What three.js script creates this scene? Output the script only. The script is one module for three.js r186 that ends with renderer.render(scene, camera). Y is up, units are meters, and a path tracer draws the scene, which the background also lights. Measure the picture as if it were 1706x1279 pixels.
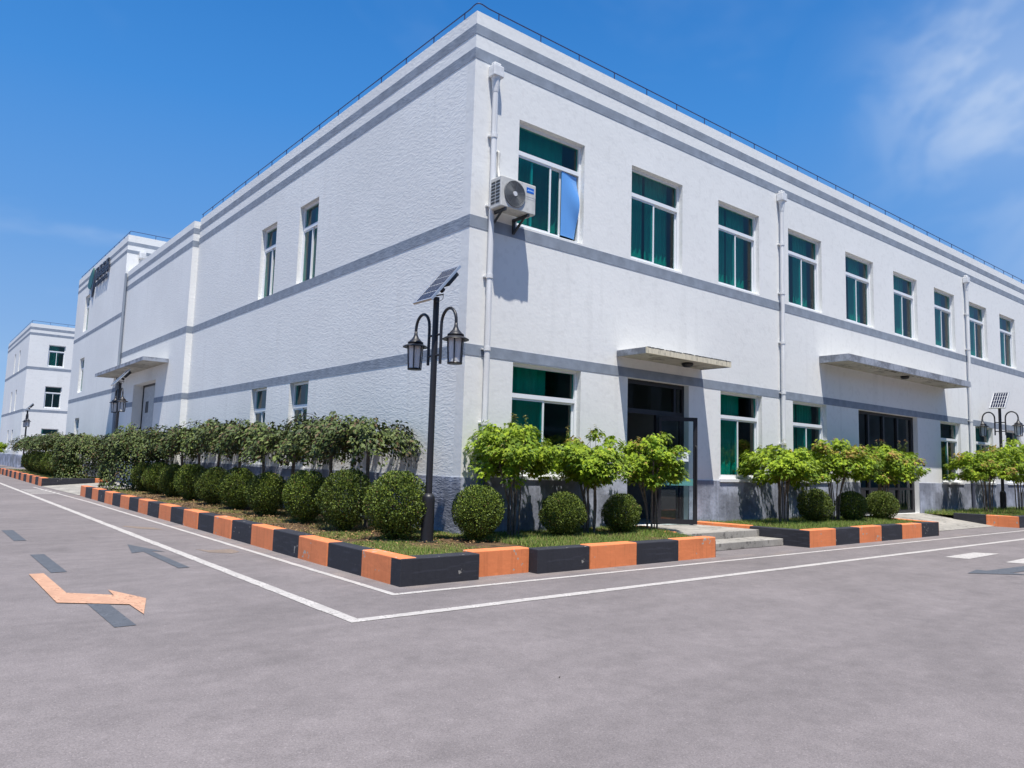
import * as THREE from 'three';
import { mergeGeometries } from 'three/addons/utils/BufferGeometryUtils.js';
import { RoundedBoxGeometry } from 'three/addons/geometries/RoundedBoxGeometry.js';

/* ---------- camera, sky, sun, exposure ---------- */
const scene = new THREE.Scene();
const R = Math.PI / 180;
const camera = new THREE.PerspectiveCamera(54.53, 4 / 3, 0.1, 2000);
camera.position.set(-7.293, 1.481, 10.283);
{
  const yaw = 39.052 * R, pitch = 6.019 * R;
  camera.lookAt(camera.position.x + Math.sin(yaw) * Math.cos(pitch), camera.position.y + Math.sin(pitch), camera.position.z - Math.cos(yaw) * Math.cos(pitch));
  camera.rotateZ(1.659 * R);
}
scene.add(camera);
const renderer = new THREE.WebGLRenderer({ antialias: true });
renderer.toneMapping = THREE.LinearToneMapping;
const EXPOSURE = 1.5;
renderer.toneMappingExposure = EXPOSURE;
renderer.shadowMap.enabled = true;

function rng(seed) {
  let a = seed >>> 0;
  return () => { a = (a + 0x6d2b79f5) | 0; let t = Math.imul(a ^ (a >>> 15), 1 | a); t = (t + Math.imul(t ^ (t >>> 7), 61 | t)) ^ t; return ((t ^ (t >>> 14)) >>> 0) / 4294967296; };
}
function hash(x, y, s) {
  let h = Math.imul(x, 374761393) + Math.imul(y, 668265263) + Math.imul(s, 974634541); h = Math.imul(h ^ (h >>> 13), 1274126177);
  return ((h ^ (h >>> 16)) >>> 0) / 4294967296;
}
const sm = (t) => t * t * (3 - 2 * t);
const mod = (a, n) => ((a % n) + n) % n;
function vnoise(x, y, px, py, s) {                 // value noise that repeats every px, py cells
  const xi = Math.floor(x), yi = Math.floor(y), fx = sm(x - xi), fy = sm(y - yi);
  const x0 = mod(xi, px), x1 = mod(xi + 1, px), y0 = mod(yi, py), y1 = mod(yi + 1, py);
  const a = hash(x0, y0, s), b = hash(x1, y0, s), c = hash(x0, y1, s), d = hash(x1, y1, s);
  return a + (b - a) * fx + (c - a) * fy + (a - b - c + d) * fx * fy;
}
function fbm(u, v, fx, fy, oct, s) {
  let r = 0, a = 0.5, t = 0;
  for (let o = 0; o < oct; o++) { r += a * vnoise(u * fx, v * fy, fx, fy, s + o); t += a; a *= 0.5; fx *= 2; fy *= 2; }
  return r / t;
}
const clamp = (x, a = 0, b = 1) => Math.min(b, Math.max(a, x));
const lerp = (a, b, t) => a + (b - a) * t;
const step = (a, b, x) => sm(clamp((x - a) / (b - a)));

{ // the sky: clear blue that pales to the horizon, thin wisps of high cloud
  const W = 2048, Hh = 1024, data = new Float32Array(W * Hh * 4);
  const stops = [[-90, .30, .36, .46], [-2, .36, .50, .72], [0, .38, .58, .84], [8, .235, .44, .79], [16, .125, .34, .75], [25, .062, .27, .70], [34, .034, .205, .60], [55, .040, .195, .57], [90, .042, .19, .54]];
  for (let j = 0; j < Hh; j++) for (let i = 0; i < W; i++) {
    const lat = ((j + .5) / Hh - .5) * Math.PI, lon = ((i + .5) / W - .5) * 2 * Math.PI, el = lat / R, az = lon / R;
    let k = 0; while (k < stops.length - 2 && el > stops[k + 1][0]) k++;
    const t = clamp((el - stops[k][0]) / (stops[k + 1][0] - stops[k][0]));
    const c = [1, 2, 3].map((n) => lerp(stops[k][n], stops[k + 1][n], t));
    if (el > 0) {
      const d = 1 / (Math.sin(lat) + .22), x = Math.cos(lat) * Math.cos(lon) * d, z = Math.cos(lat) * Math.sin(lon) * d;
      const wx = x + .5 * (vnoise(x * 1.3 + 40, z * 1.3 + 40, 512, 512, 5) - .5), wz = z + .5 * (vnoise(x * 1.3 + 80, z * 1.3 + 9, 512, 512, 6) - .5);
      let n = 0, a = .5, f = 1.6, tt = 0;
      for (let o = 0; o < 6; o++) { n += a * vnoise(wx * f + 100, wz * f * 1.7 + 100, 4096, 4096, 21 + o); tt += a; a *= .6; f *= 2.05; }
      n /= tt;
      const field = vnoise(x * .55 + 64.2, z * .55 + 63.3, 512, 512, 77);
      let cl = .9 * clamp(step(.5, .85, n) * (.12 + .5 * step(.5, .8, field))) * step(1, 9, el);
      const bank = Math.exp(-Math.pow((az + 17) / 6.5, 2) - Math.pow((el - 24) / 5, 2)) + .55 * Math.exp(-Math.pow((az + 12) / 8, 2) - Math.pow((el - 29) / 5.5, 2)) + .5 * Math.exp(-Math.pow((az + 11) / 6.5, 2) - Math.pow((el - 15) / 5, 2));
      if (bank > .01) {                                // a larger feathered bank to the right
        const u = (az * .939 + el * .343) / 6, v = (-az * .343 + el * .939) / 6, bx = u + .9 * (vnoise(u * 1.1 + 200, v * 1.1 + 200, 4096, 4096, 840) - .5), by = v + .9 * (vnoise(u * 1.1 + 300, v * 1.1 + 300, 4096, 4096, 841) - .5);
        let m = 0, f2 = 1.1, a2 = .5, t2 = 0; for (let o = 0; o < 6; o++) { m += a2 * vnoise(bx * f2 + 400, by * f2 * 1.9 + 400, 4096, 4096, 842 + o); t2 += a2; a2 *= .56; f2 *= 2.05; }
        cl = Math.max(cl, Math.min(.62, bank * (.30 + .42 * step(.32, .68, m / t2))));
      }
      const w = [.63, .745, .93];
      for (let n2 = 0; n2 < 3; n2++) c[n2] = lerp(c[n2], w[n2], cl);
    }
    const o = (j * W + i) * 4;
    for (let n = 0; n < 3; n++) data[o + n] = c[n] / EXPOSURE;
    data[o + 3] = 1;
  }
  const tex = new THREE.DataTexture(data, W, Hh, THREE.RGBAFormat, THREE.FloatType);
  tex.mapping = THREE.EquirectangularReflectionMapping; tex.magFilter = tex.minFilter = THREE.LinearFilter; tex.needsUpdate = true;
  scene.background = tex; scene.environment = tex;
}
const sun = new THREE.DirectionalLight(new THREE.Color(1, .955, .88), 4.45);
sun.position.set(-.59 * 40, 3.3 * 40, 1.0 * 40);
sun.castShadow = true; sun.shadow.mapSize.set(4096, 4096); sun.shadow.radius = 1;
Object.assign(sun.shadow.camera, { left: -70, right: 70, top: 70, bottom: -70, near: 1, far: 400 });
scene.add(sun); scene.add(sun.target);

/* ---------- helpers ---------- */
const used = {};
function numbered(n) { const k = used[n] = (used[n] ?? -1) + 1; return k ? n + '_' + String(k).padStart(3, '0') : n; }
function tag(o, label, category, group, kind) {
  if (label) o.userData.label = label; if (category) o.userData.category = category;
  if (group) o.userData.group = group; if (kind) o.userData.kind = kind; return o;
}
function thing(name, label, category, pos = [0, 0, 0], group) {
  const o = new THREE.Group(); o.name = numbered(name); o.position.set(...pos); scene.add(o); return tag(o, label, category, group);
}
function mesh(name, geo, mat, parent = scene) {
  const m = new THREE.Mesh(geo, mat); m.name = parent === scene ? numbered(name) : name; m.castShadow = m.receiveShadow = true; parent.add(m); return m;
}
function structure(name, geo, mat) { const m = mesh(name, geo, mat); m.userData.kind = 'structure'; return m; }
function copy(o, pos, label, turn) {
  const c = o.clone(); c.name = numbered(o.name.replace(/_\d+$/, '')); c.position.set(...pos); if (turn !== undefined) c.rotation.y = turn; c.userData = { ...o.userData, label }; scene.add(c); return c;
}
function uvBox(g) {                                  // uv in metres from position, by facing
  if (g.index) g = g.toNonIndexed();
  const p = g.attributes.position; g.computeVertexNormals(); const n = g.attributes.normal, uv = new Float32Array(p.count * 2);
  for (let i = 0; i < p.count; i++) {
    const ax = Math.abs(n.getX(i)), ay = Math.abs(n.getY(i)), az = Math.abs(n.getZ(i));
    if (ay >= ax && ay >= az) { uv[2 * i] = p.getX(i); uv[2 * i + 1] = p.getZ(i); }
    else if (ax > az) { uv[2 * i] = p.getZ(i); uv[2 * i + 1] = p.getY(i); }
    else { uv[2 * i] = p.getX(i); uv[2 * i + 1] = p.getY(i); }
  }
  g.setAttribute('uv', new THREE.BufferAttribute(uv, 2)); return g;
}
const box = (x0, x1, y0, y1, z0, z1) => uvBox(new THREE.BoxGeometry(x1 - x0, y1 - y0, z1 - z0).translate((x0 + x1) / 2, (y0 + y1) / 2, (z0 + z1) / 2));
const rbox = (x0, x1, y0, y1, z0, z1, r = .01, s = 1) => { const g = new RoundedBoxGeometry(x1 - x0, y1 - y0, z1 - z0, s, r).translate((x0 + x1) / 2, (y0 + y1) / 2, (z0 + z1) / 2); const n = g.attributes.normal?.clone(); const ni = g.index ? null : n; const h = uvBox(g); if (ni) h.setAttribute('normal', ni); return h; };
const clean = (g) => { let h = g.index ? g.toNonIndexed() : g; for (const k of Object.keys(h.attributes)) if (!['position', 'normal', 'uv'].includes(k)) h.deleteAttribute(k); return h; };
const merge = (a) => mergeGeometries(a.map(clean));
const V = (x, y, z) => new THREE.Vector3(x, y, z);
function tube(pts, r, seg = 24, rs = 8) { return new THREE.TubeGeometry(new THREE.CatmullRomCurve3(pts.map((p) => V(...p))), seg, r, rs, false); }
function rod(a, b, r0, r1 = r0, rs = 10, open = false) {
  const A = V(...a), B = V(...b), d = B.clone().sub(A), g = new THREE.CylinderGeometry(r1, r0, d.length(), rs, 1, open);
  g.applyQuaternion(new THREE.Quaternion().setFromUnitVectors(V(0, 1, 0), d.clone().normalize())); return g.translate(...A.add(B).multiplyScalar(.5).toArray());
}
function lathe(pts, seg = 20) { return new THREE.LatheGeometry(pts.map((p) => new THREE.Vector2(...p)), seg); }
function wallGeo(w, h, holes, depth) {               // in its own plane, front face at z = 0
  const s = new THREE.Shape([[0, 0], [w, 0], [w, h], [0, h]].map((p) => new THREE.Vector2(...p)));
  for (const [x0, x1, y0, y1] of holes) s.holes.push(new THREE.Path([[x0, y0], [x0, y1], [x1, y1], [x1, y0]].map((p) => new THREE.Vector2(...p))));
  return uvBox(new THREE.ExtrudeGeometry(s, { depth, bevelEnabled: false }).translate(0, 0, -depth));
}
const turnLeft = (g) => g.rotateY(-Math.PI / 2);      // a plane that faced +z now faces -x; its x runs along +z

/* ---------- textures ---------- */
function dataTex(n, fn, srgb, tile) {
  const d = new Uint8Array(n * n * 4);
  for (let j = 0; j < n; j++) for (let i = 0; i < n; i++) { const c = fn(i / n, j / n, i, j), o = (j * n + i) * 4; for (let k = 0; k < 3; k++) d[o + k] = clamp(Array.isArray(c) ? c[k] : c) * 255; d[o + 3] = 255; }
  const t = new THREE.DataTexture(d, n, n); t.wrapS = t.wrapT = THREE.RepeatWrapping; t.magFilter = THREE.LinearFilter; t.minFilter = THREE.LinearMipmapLinearFilter; t.generateMipmaps = true;
  if (srgb) t.colorSpace = THREE.SRGBColorSpace; if (tile) t.repeat.set(1 / tile, 1 / tile); t.needsUpdate = true; return t;
}
const lin = (r, g, b) => new THREE.Color().setRGB(r, g, b);
const retile = (t, x, y = x) => { const c = t.clone(); c.repeat.set(1 / x, 1 / y); c.needsUpdate = true; return c; };
// trowelled stucco: soft ridges longer than high
const stuccoBump = dataTex(1024, (u, v) => {
  const w = fbm(u, v, 6, 6, 3, 3) * .045, a = fbm(u + w, v + w, 44, 128, 3, 11), b = fbm(u, v, 110, 170, 2, 17);
  return .75 * sm(clamp((a - .3) * 2.3)) + .25 * b;
}, false, 3.1);
const smoothBump = dataTex(512, (u, v) => .6 * fbm(u, v, 7, 16, 4, 31) + .4 * fbm(u, v, 60, 60, 2, 37), false, 2.7);
const wallTint = dataTex(1024, (u, v) => { const a = fbm(u, v, 3, 4, 5, 41), s = fbm(u, v, 46, 3, 4, 43), g = fbm(u, v, 90, 90, 2, 47); const k = .93 + .07 * a - .022 * step(.56, .78, s) * step(.45, .7, a) - .02 * step(.6, .8, g); return [k, k, k * .996]; }, true, 7.3);
const plinthTint = dataTex(1024, (u, v) => { const a = fbm(u, v, 5, 7, 5, 51), s = fbm(u, v, 60, 4, 4, 53), e = fbm(u, v, 40, 40, 3, 57); const k = .72 + .28 * step(.3, .7, a) + .18 * step(.55, .7, s) * a - .16 * step(.58, .75, e) * a; return [k, k, k]; }, true, 3.9);
const bandTint = dataTex(512, (u, v) => { const a = fbm(u, v, 12, 12, 5, 61); const k = .9 + .10 * (a - .5) * 2; return [k, k, k]; }, true, 2.3);
const roadTint = dataTex(2048, (u, v, i, j) => {
  const big = fbm(u, v, 4, 4, 4, 71), mid = fbm(u, v, 40, 40, 4, 73), speck = hash(i, j, 79), sp2 = vnoise(u * 700, v * 700, 700, 700, 83), track = fbm(u, v, 3, 24, 4, 89);
  let k = .80 + .10 * (big - .5) + .09 * (mid - .5) + .07 * (track - .5) + .13 * (speck - .5) + .14 * (sp2 - .5);
  k -= .10 * step(.80, .9, sp2) * (speck > .5); k += .12 * step(.82, .92, vnoise(u * 640, v * 640, 640, 640, 97));
  return [k * 1.0, k * .962, k * .985];
}, true, 4.2);
const roadBump = dataTex(1024, (u, v) => .55 * vnoise(u * 300, v * 300, 300, 300, 101) + .3 * vnoise(u * 150, v * 150, 150, 150, 103) + .15 * fbm(u, v, 8, 8, 3, 107), false, 1.7);
const paintWear = dataTex(1024, (u, v, i, j) => { const a = fbm(u, v, 10, 10, 5, 111), b = fbm(u, v, 70, 70, 3, 113); const k = .86 + .2 * (a - .5) - .22 * step(.55, .7, b) * step(.45, .62, a) + .06 * (hash(i, j, 115) - .5); return [k, k, k]; }, true, 1.3);
const toS = (c) => c.map((x) => (x <= .0031308 ? 12.92 * x : 1.055 * Math.pow(x, 1 / 2.4) - .055));
const paintedKerb = (base, bare, sd, chipAt, dust) => dataTex(1024, (u, v, i, j) => {   // paint with chips down to bare concrete, drips and scuffs
  const a = fbm(u, v, 6, 6, 4, sd), chip = .65 * fbm(u, v, 34, 34, 4, sd + 2) + .35 * fbm(u, v, 5, 5, 3, sd + 5), drip = fbm(u, v, 70, 5, 3, sd + 7), scuff = fbm(u, v, 10, 90, 3, sd + 9), g = hash(i, j, sd + 11);
  const m = step(chipAt, chipAt + .025, chip), k = 1 + .26 * (a - .5) - .10 * step(.55, .72, drip) + dust * step(.58, .74, scuff) + .05 * (g - .5);
  return toS([0, 1, 2].map((n) => clamp(lerp(base[n] * k, bare[n] * (.8 + .4 * g), m))));
}, true, 2.4);
const kerbOrange = paintedKerb([.72, .222, .082], [.40, .36, .31], 121, .70, .06), kerbDark = paintedKerb([.021, .022, .030], [.26, .25, .23], 131, .71, .5);
const slabTint = dataTex(1024, (u, v, i, j) => { const a = fbm(u, v, 5, 5, 5, 141), s = fbm(u, v, 60, 60, 3, 143), q = fbm(u, v, 20, 20, 4, 145); const k = .82 + .26 * (a - .5) + .1 * (s - .5) - .2 * step(.62, .74, q) + .05 * (hash(i, j, 149) - .5); return [k, k * .985, k * .95]; }, true, 2.1);
const weather = dataTex(1024, (u, v) => { const s = fbm(u, v, 90, 4, 4, 151), a = fbm(u, v, 24, 24, 4, 153), e = fbm(u, v, 120, 30, 2, 157); const m = step(.52, .72, s * .6 + a * .4), k = .95 - .17 * m + .1 * (e - .5); return [k, k * .975, k * .91]; }, true, 1.9);
const soilTint = dataTex(512, (u, v, i, j) => { const a = fbm(u, v, 8, 8, 5, 161), k = .55 + .5 * (a - .5) + .22 * (hash(i, j, 163) - .5); return [k, k * .86, k * .66]; }, true, 1.1);
const barkTint = dataTex(256, (u, v) => { const a = fbm(u, v, 20, 5, 4, 171), k = .6 + .5 * (a - .5); return [k, k * .93, k * .84]; }, true, .3);
const rust = dataTex(512, (u, v) => { const a = fbm(u, v, 12, 12, 4, 181), k = .9 + .16 * (a - .5); return [k, k, k]; }, true, .8);

/* ---------- materials ---------- */
const std = (o) => new THREE.MeshStandardMaterial({ roughness: .9, ...o });
const M = {
  wallRough: std({ color: lin(.83, .83, .82), map: retile(wallTint, 6.1), bumpMap: stuccoBump, bumpScale: .0021 }),
  wallSmooth: std({ color: lin(.83, .83, .82), map: retile(wallTint, 9.1), bumpMap: smoothBump, bumpScale: .0035 }),
  bandRough: std({ color: lin(.30, .345, .415), map: bandTint, bumpMap: stuccoBump, bumpScale: .0024 }),
  bandSmooth: std({ color: lin(.30, .345, .415), map: bandTint, bumpMap: smoothBump, bumpScale: .0035 }),
  plinthRough: std({ color: lin(.42, .455, .56), map: retile(plinthTint, 5.1), bumpMap: stuccoBump, bumpScale: .004 }),
  plinthSmooth: std({ color: lin(.42, .455, .56), map: plinthTint, bumpMap: smoothBump, bumpScale: .008 }),
  soffit: std({ color: lin(.70, .69, .66), map: retile(slabTint, 3.3) }),
  canopyGrey: std({ color: lin(.34, .37, .43), map: retile(plinthTint, 1.7) }),
  canopyWorn: std({ color: lin(.74, .71, .63), map: weather }),
  moss: std({ color: lin(.05, .055, .05), map: retile(slabTint, .7) }),
  lobby: std({ color: lin(.28, .28, .29) }),
  darkWall: std({ color: lin(.17, .18, .18), map: retile(plinthTint, 6.3) }),
  roof: std({ color: lin(.3, .3, .3) }),
  inner: std({ color: lin(.55, .56, .55) }),
  whiteFrame: std({ color: lin(.78, .80, .82), roughness: .35 }),
  darkFrame: std({ color: lin(.012, .012, .016), roughness: .5 }),
  glass: new THREE.MeshPhysicalMaterial({ color: lin(.06, .53, .49), transmission: 1, thickness: 0, roughness: 0, ior: 1.6, specularIntensity: .75 }),
  doorGlass: new THREE.MeshPhysicalMaterial({ color: lin(.36, .44, .44), transmission: 1, thickness: 0, roughness: 0, ior: 1.6 }),
  clearGlass: new THREE.MeshPhysicalMaterial({ color: lin(.72, .86, .86), transmission: 1, thickness: 0, roughness: 0, ior: 1.5 }),
  tealFilm: new THREE.MeshPhysicalMaterial({ color: lin(.16, .5, .5), transmission: .5, thickness: 0, roughness: .7 }),
  curtain: std({ color: lin(.36, .56, .47), side: THREE.DoubleSide }),
  blueFilm: new THREE.MeshPhysicalMaterial({ color: lin(.13, .33, .70), roughness: .22, clearcoat: .5, clearcoatRoughness: .2, side: THREE.DoubleSide }),
  pvc: std({ color: lin(.86, .865, .87), roughness: .5, map: retile(bandTint, 1.1) }),
  pipeGrey: std({ color: lin(.07, .08, .12), roughness: .6 }),
  blueSteel: std({ color: lin(.012, .035, .12), roughness: .5 }),
  acWhite: std({ color: lin(.72, .71, .67), roughness: .5, map: rust }),
  acDark: std({ color: lin(.03, .034, .04), roughness: .5 }),
  acBlade: std({ color: lin(.16, .17, .18), roughness: .5 }),
  black: std({ color: lin(.022, .022, .028), roughness: .45, map: rust }),
  lampGlass: new THREE.MeshPhysicalMaterial({ color: lin(.82, .82, .84), roughness: .6, transmission: .45, thickness: 0 }),
  silver: std({ color: lin(.6, .61, .63), roughness: .35, metalness: .7 }),
  cell: std({ color: lin(.012, .018, .045), roughness: .15 }),
  cellBack: std({ color: lin(.62, .63, .65), roughness: .6 }),
  orange: std({ color: lin(1, 1, 1), map: kerbOrange, roughness: .75, bumpMap: smoothBump, bumpScale: .004 }),
  kerbBlack: std({ color: lin(1, 1, 1), map: kerbDark, roughness: .8, bumpMap: smoothBump, bumpScale: .004 }),
  road: std({ color: lin(.298, .285, .268), map: roadTint, bumpMap: roadBump, bumpScale: .004, roughness: .95 }),
  roadWhite: std({ color: lin(.62, .58, .55), map: paintWear, bumpMap: roadBump, bumpScale: .003 }),
  roadGrey: std({ color: lin(.12, .132, .155), map: paintWear, bumpMap: roadBump, bumpScale: .003 }),
  roadOrange: std({ color: lin(.70, .40, .26), map: paintWear, bumpMap: roadBump, bumpScale: .003 }),
  roadFaint: std({ color: lin(.31, .238, .19), map: paintWear, bumpMap: roadBump, bumpScale: .004 }),
  slab: std({ color: lin(.50, .485, .47), map: slabTint, bumpMap: roadBump, bumpScale: .002 }),
  soil: std({ color: lin(.42, .34, .26), map: soilTint, bumpMap: roadBump, bumpScale: .02 }),
  bark: std({ color: lin(.55, .52, .50), map: barkTint }),
  barkDark: std({ color: lin(.11, .095, .08), map: barkTint }),
  leaf: new THREE.MeshPhysicalMaterial({ vertexColors: true, roughness: .72, transmission: .38, thickness: 0, side: THREE.DoubleSide, specularIntensity: .3 }),
  leafDark: new THREE.MeshPhysicalMaterial({ vertexColors: true, roughness: .6, transmission: .1, thickness: 0, side: THREE.DoubleSide, specularIntensity: .7 }),
  grass: new THREE.MeshPhysicalMaterial({ color: lin(1, 1, 1), roughness: .8, transmission: .3, thickness: 0, side: THREE.DoubleSide }),
  doorMetal: std({ color: lin(.52, .55, .58), roughness: .55, map: rust }),
  paper: std({ color: lin(.75, .77, .8) }),
  signDark: std({ color: lin(.035, .045, .075), roughness: .5 }),
  signGreen: std({ color: lin(.01, .10, .085), roughness: .45 }),
  litter: std({ color: lin(1, 1, 1), side: THREE.DoubleSide }),
};
for (const k of ['road', 'roadWhite']) M[k].name = k;

/* ---------- the ground ---------- */
{ // one sheet to the horizon, finer near the camera; tracks of tyres sweep round the corner, with patches, spots and dust in the paint's own tones
  const axis = (list) => { const o = []; for (const [a, b, st] of list) for (let x = a; x < b - 1e-6; x += st) o.push(x); o.push(list[list.length - 1][1]); return o; };
  const xs = axis([[-350, -50, 50], [-50, -14, 3], [-14, 14, .14], [14, 40, 1], [40, 100, 6], [100, 350, 50]]), zs = axis([[-350, -90, 40], [-90, -30, 3], [-30, -12, .5], [-12, 11, .14], [11, 40, 2], [40, 360, 40]]);
  const pos = [], uv = [], col = [], idx = [], nz = zs.length, P = 8192;
  const N = (x, y, sd, f) => vnoise(x * f + 3000, y * f + 3000, P, P, sd);
  for (const x of xs) for (const z of zs) {
    pos.push(x, 0, z); uv.push(x, z);
    const dx = x + 2.7, dz = z - 2.6, rr = Math.hypot(dx, dz), th = Math.atan2(dz, -dx) * 2.2;
    const tr = .5 * N(rr, th, 301, 1.1) + .3 * N(rr * 3.1, th * 1.4, 302, 1) + .2 * N(rr * 7.5, th * 2.1, 303, 1), pa = .6 * N(x, z, 304, .35) + .4 * N(x, z, 305, 1.3), sp = N(x, z, 306, 2.6), fine = N(x, z, 307, 5);
    let k = 1 + .17 * (tr - .5) + .14 * (pa - .5) + .05 * (fine - .5);
    k -= .13 * step(.80, .93, sp) * step(.45, .6, N(x, z, 308, .5));
    const d = z < 2.6 ? -2.66 - x : x < -2.66 ? 9 : z - 2.6, du = d > 0 && d < .42 && x < 15 && z > -18 ? step(.42, .62, .6 * N(x, z, 309, 2.4) + .4 * N(x, z, 310, 6)) * (d < .12 + .3 * N(x, z, 311, 1.2) ? 1 : .15) : 0;
    col.push(k * (1 + .20 * du), k * (1 + .15 * du), k * (1 + .07 * du));
  }
  for (let i = 0; i < xs.length - 1; i++) for (let j = 0; j < nz - 1; j++) { const q = i * nz + j; idx.push(q, q + 1, q + nz, q + nz, q + 1, q + nz + 1); }
  const g = new THREE.BufferGeometry(); g.setAttribute('position', new THREE.Float32BufferAttribute(pos, 3)); g.setAttribute('uv', new THREE.Float32BufferAttribute(uv, 2)); g.setAttribute('color', new THREE.Float32BufferAttribute(col, 3)); g.setIndex(idx); g.computeVertexNormals();
  M.road.vertexColors = true; structure('road', g, M.road);
}
function flat(pts, y) {
  const s = new THREE.Shape(pts.map(([x, z]) => new THREE.Vector2(x, -z)));
  const g = new THREE.ShapeGeometry(s).rotateX(-Math.PI / 2).translate(0, y, 0); return uvBox(g);
}
const strip = (pts0, w, y) => {                       // a painted line of width w along pts, mitred, its edges a little uneven
  const pts = [], jr = rng(Math.round(w * 1000)); pts0.forEach((p, i) => { pts.push(p); const q = pts0[i + 1]; if (!q) return; const n = Math.min(160, Math.round(Math.hypot(q[0] - p[0], q[1] - p[1]) / .22)); for (let k = 1; k < n; k++) pts.push([lerp(p[0], q[0], k / n), lerp(p[1], q[1], k / n)]); });
  const L = [], Rr = [], n = pts.length;
  for (let i = 0; i < n; i++) {
    const a = pts[Math.max(0, i - 1)], b = pts[i], c = pts[Math.min(n - 1, i + 1)];
    const d1 = i ? [b[0] - a[0], b[1] - a[1]] : [c[0] - b[0], c[1] - b[1]], d2 = i < n - 1 ? [c[0] - b[0], c[1] - b[1]] : d1;
    const n1 = [-d1[1] / Math.hypot(...d1), d1[0] / Math.hypot(...d1)], n2 = [-d2[1] / Math.hypot(...d2), d2[0] / Math.hypot(...d2)];
    let m = [n1[0] + n2[0], n1[1] + n2[1]]; const l = Math.hypot(...m); m = [m[0] / l, m[1] / l]; const k = w / 2 / (m[0] * n1[0] + m[1] * n1[1]);
    const j1 = 1 + .22 * (jr() - .5), j2 = 1 + .22 * (jr() - .5); L.push([b[0] + m[0] * k * j1, b[1] + m[1] * k * j1]); Rr.push([b[0] - m[0] * k * j2, b[1] - m[1] * k * j2]);
  }
  return flat([...L, ...Rr.reverse()], y);
};
structure('painted_line', strip([[-3.2, -24], [-2.98, -14], [-2.96, 2.99], [40, 2.99]], .085, .004), M.roadWhite);
structure('painted_line', strip([[-4.02, -58], [-3.96, -20], [-3.95, 3.98], [60, 3.98]], .13, .0045), M.roadWhite);
const mark = (name, label, pts, y, m, cat = 'road marking') => tag(mesh(name, flat(pts, y), m), label, cat);
mark('painted_dash', 'dark grey painted dash farthest up the left road', [[-5.77, -6.05], [-5.60, -6.05], [-5.60, -4.14], [-5.77, -4.14]], .005, M.roadGrey);
mark('painted_dash', 'dark grey painted dash just beyond the tail of the orange bent arrow', [[-5.77, -2.2], [-5.60, -2.2], [-5.60, -.29], [-5.77, -.29]], .005, M.roadGrey);
mark('painted_dash', 'dark grey painted dash running out from under the orange bent arrow', [[-5.77, 1.5], [-5.60, 1.5], [-5.60, 3.18], [-5.77, 3.18]], .004, M.roadGrey);
mark('painted_arrow', 'pale orange bent arrow painted on the road at lower left', [[-6.0, -.26], [-5.85, -.26], [-5.84, 1.27], [-5.47, 1.62], [-5.455, 1.27], [-5.24, 1.97], [-5.445, 2.76], [-5.45, 2.22], [-6.0, 1.80]], .009, M.roadOrange);
mark('painted_arrow', 'dark grey straight arrow painted beside the white line of the left road', [[-4.36, -2.98], [-4.10, -1.80], [-4.25, -1.93], [-4.25, -.02], [-4.39, -.02], [-4.37, -1.92], [-4.55, -1.81]], .005, M.roadGrey);
mark('faint_arrow', 'faint worn orange mark between the two white lines, nearer one', [[-3.72, -1.95], [-3.62, -1.95], [-3.56, -1.45], [-3.3, -1.2], [-3.14, -1.35], [-3.14, -1.72], [-3.5, -1.72]], .003, M.roadFaint);
mark('faint_arrow', 'faint worn orange mark between the two white lines, farther one', [[-3.78, -6.2], [-3.7, -6.3], [-3.3, -5.7], [-3.25, -5.2], [-3.6, -5.6]], .003, M.roadFaint);
mark('painted_dash', 'white slanted dash on the right road nearer the white line', [[7.55, 4.60], [9.0, 4.57], [9.3, 4.92], [7.65, 4.96]], .005, M.roadWhite);
mark('painted_dash', 'white dash cut by the right edge of the picture', [[7.75, 5.5], [10.5, 5.4], [10.7, 5.75], [7.9, 5.85]], .005, M.roadWhite);
mark('painted_arrow', 'dark grey arrow on the right road cut by the picture edge', [[5.45, 5.72], [6.1, 5.62], [6.1, 5.76], [8.6, 5.98], [8.6, 6.25], [6.2, 6.08], [6.2, 6.32]], .006, M.roadGrey);
for (let i = 0; i < 4; i++) tag(mesh('worn_bar', flat([[-3.85, -19.4 - i * .8], [-3.0, -19.4 - i * .8], [-3.0, -19.05 - i * .8], [-3.85, -19.05 - i * .8]], .006), M.roadWhite), ['nearest', 'second', 'third', 'farthest'][i] + ' worn white bar painted across the left road by the driveway', 'road marking', 'worn bars across the left road');

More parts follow.
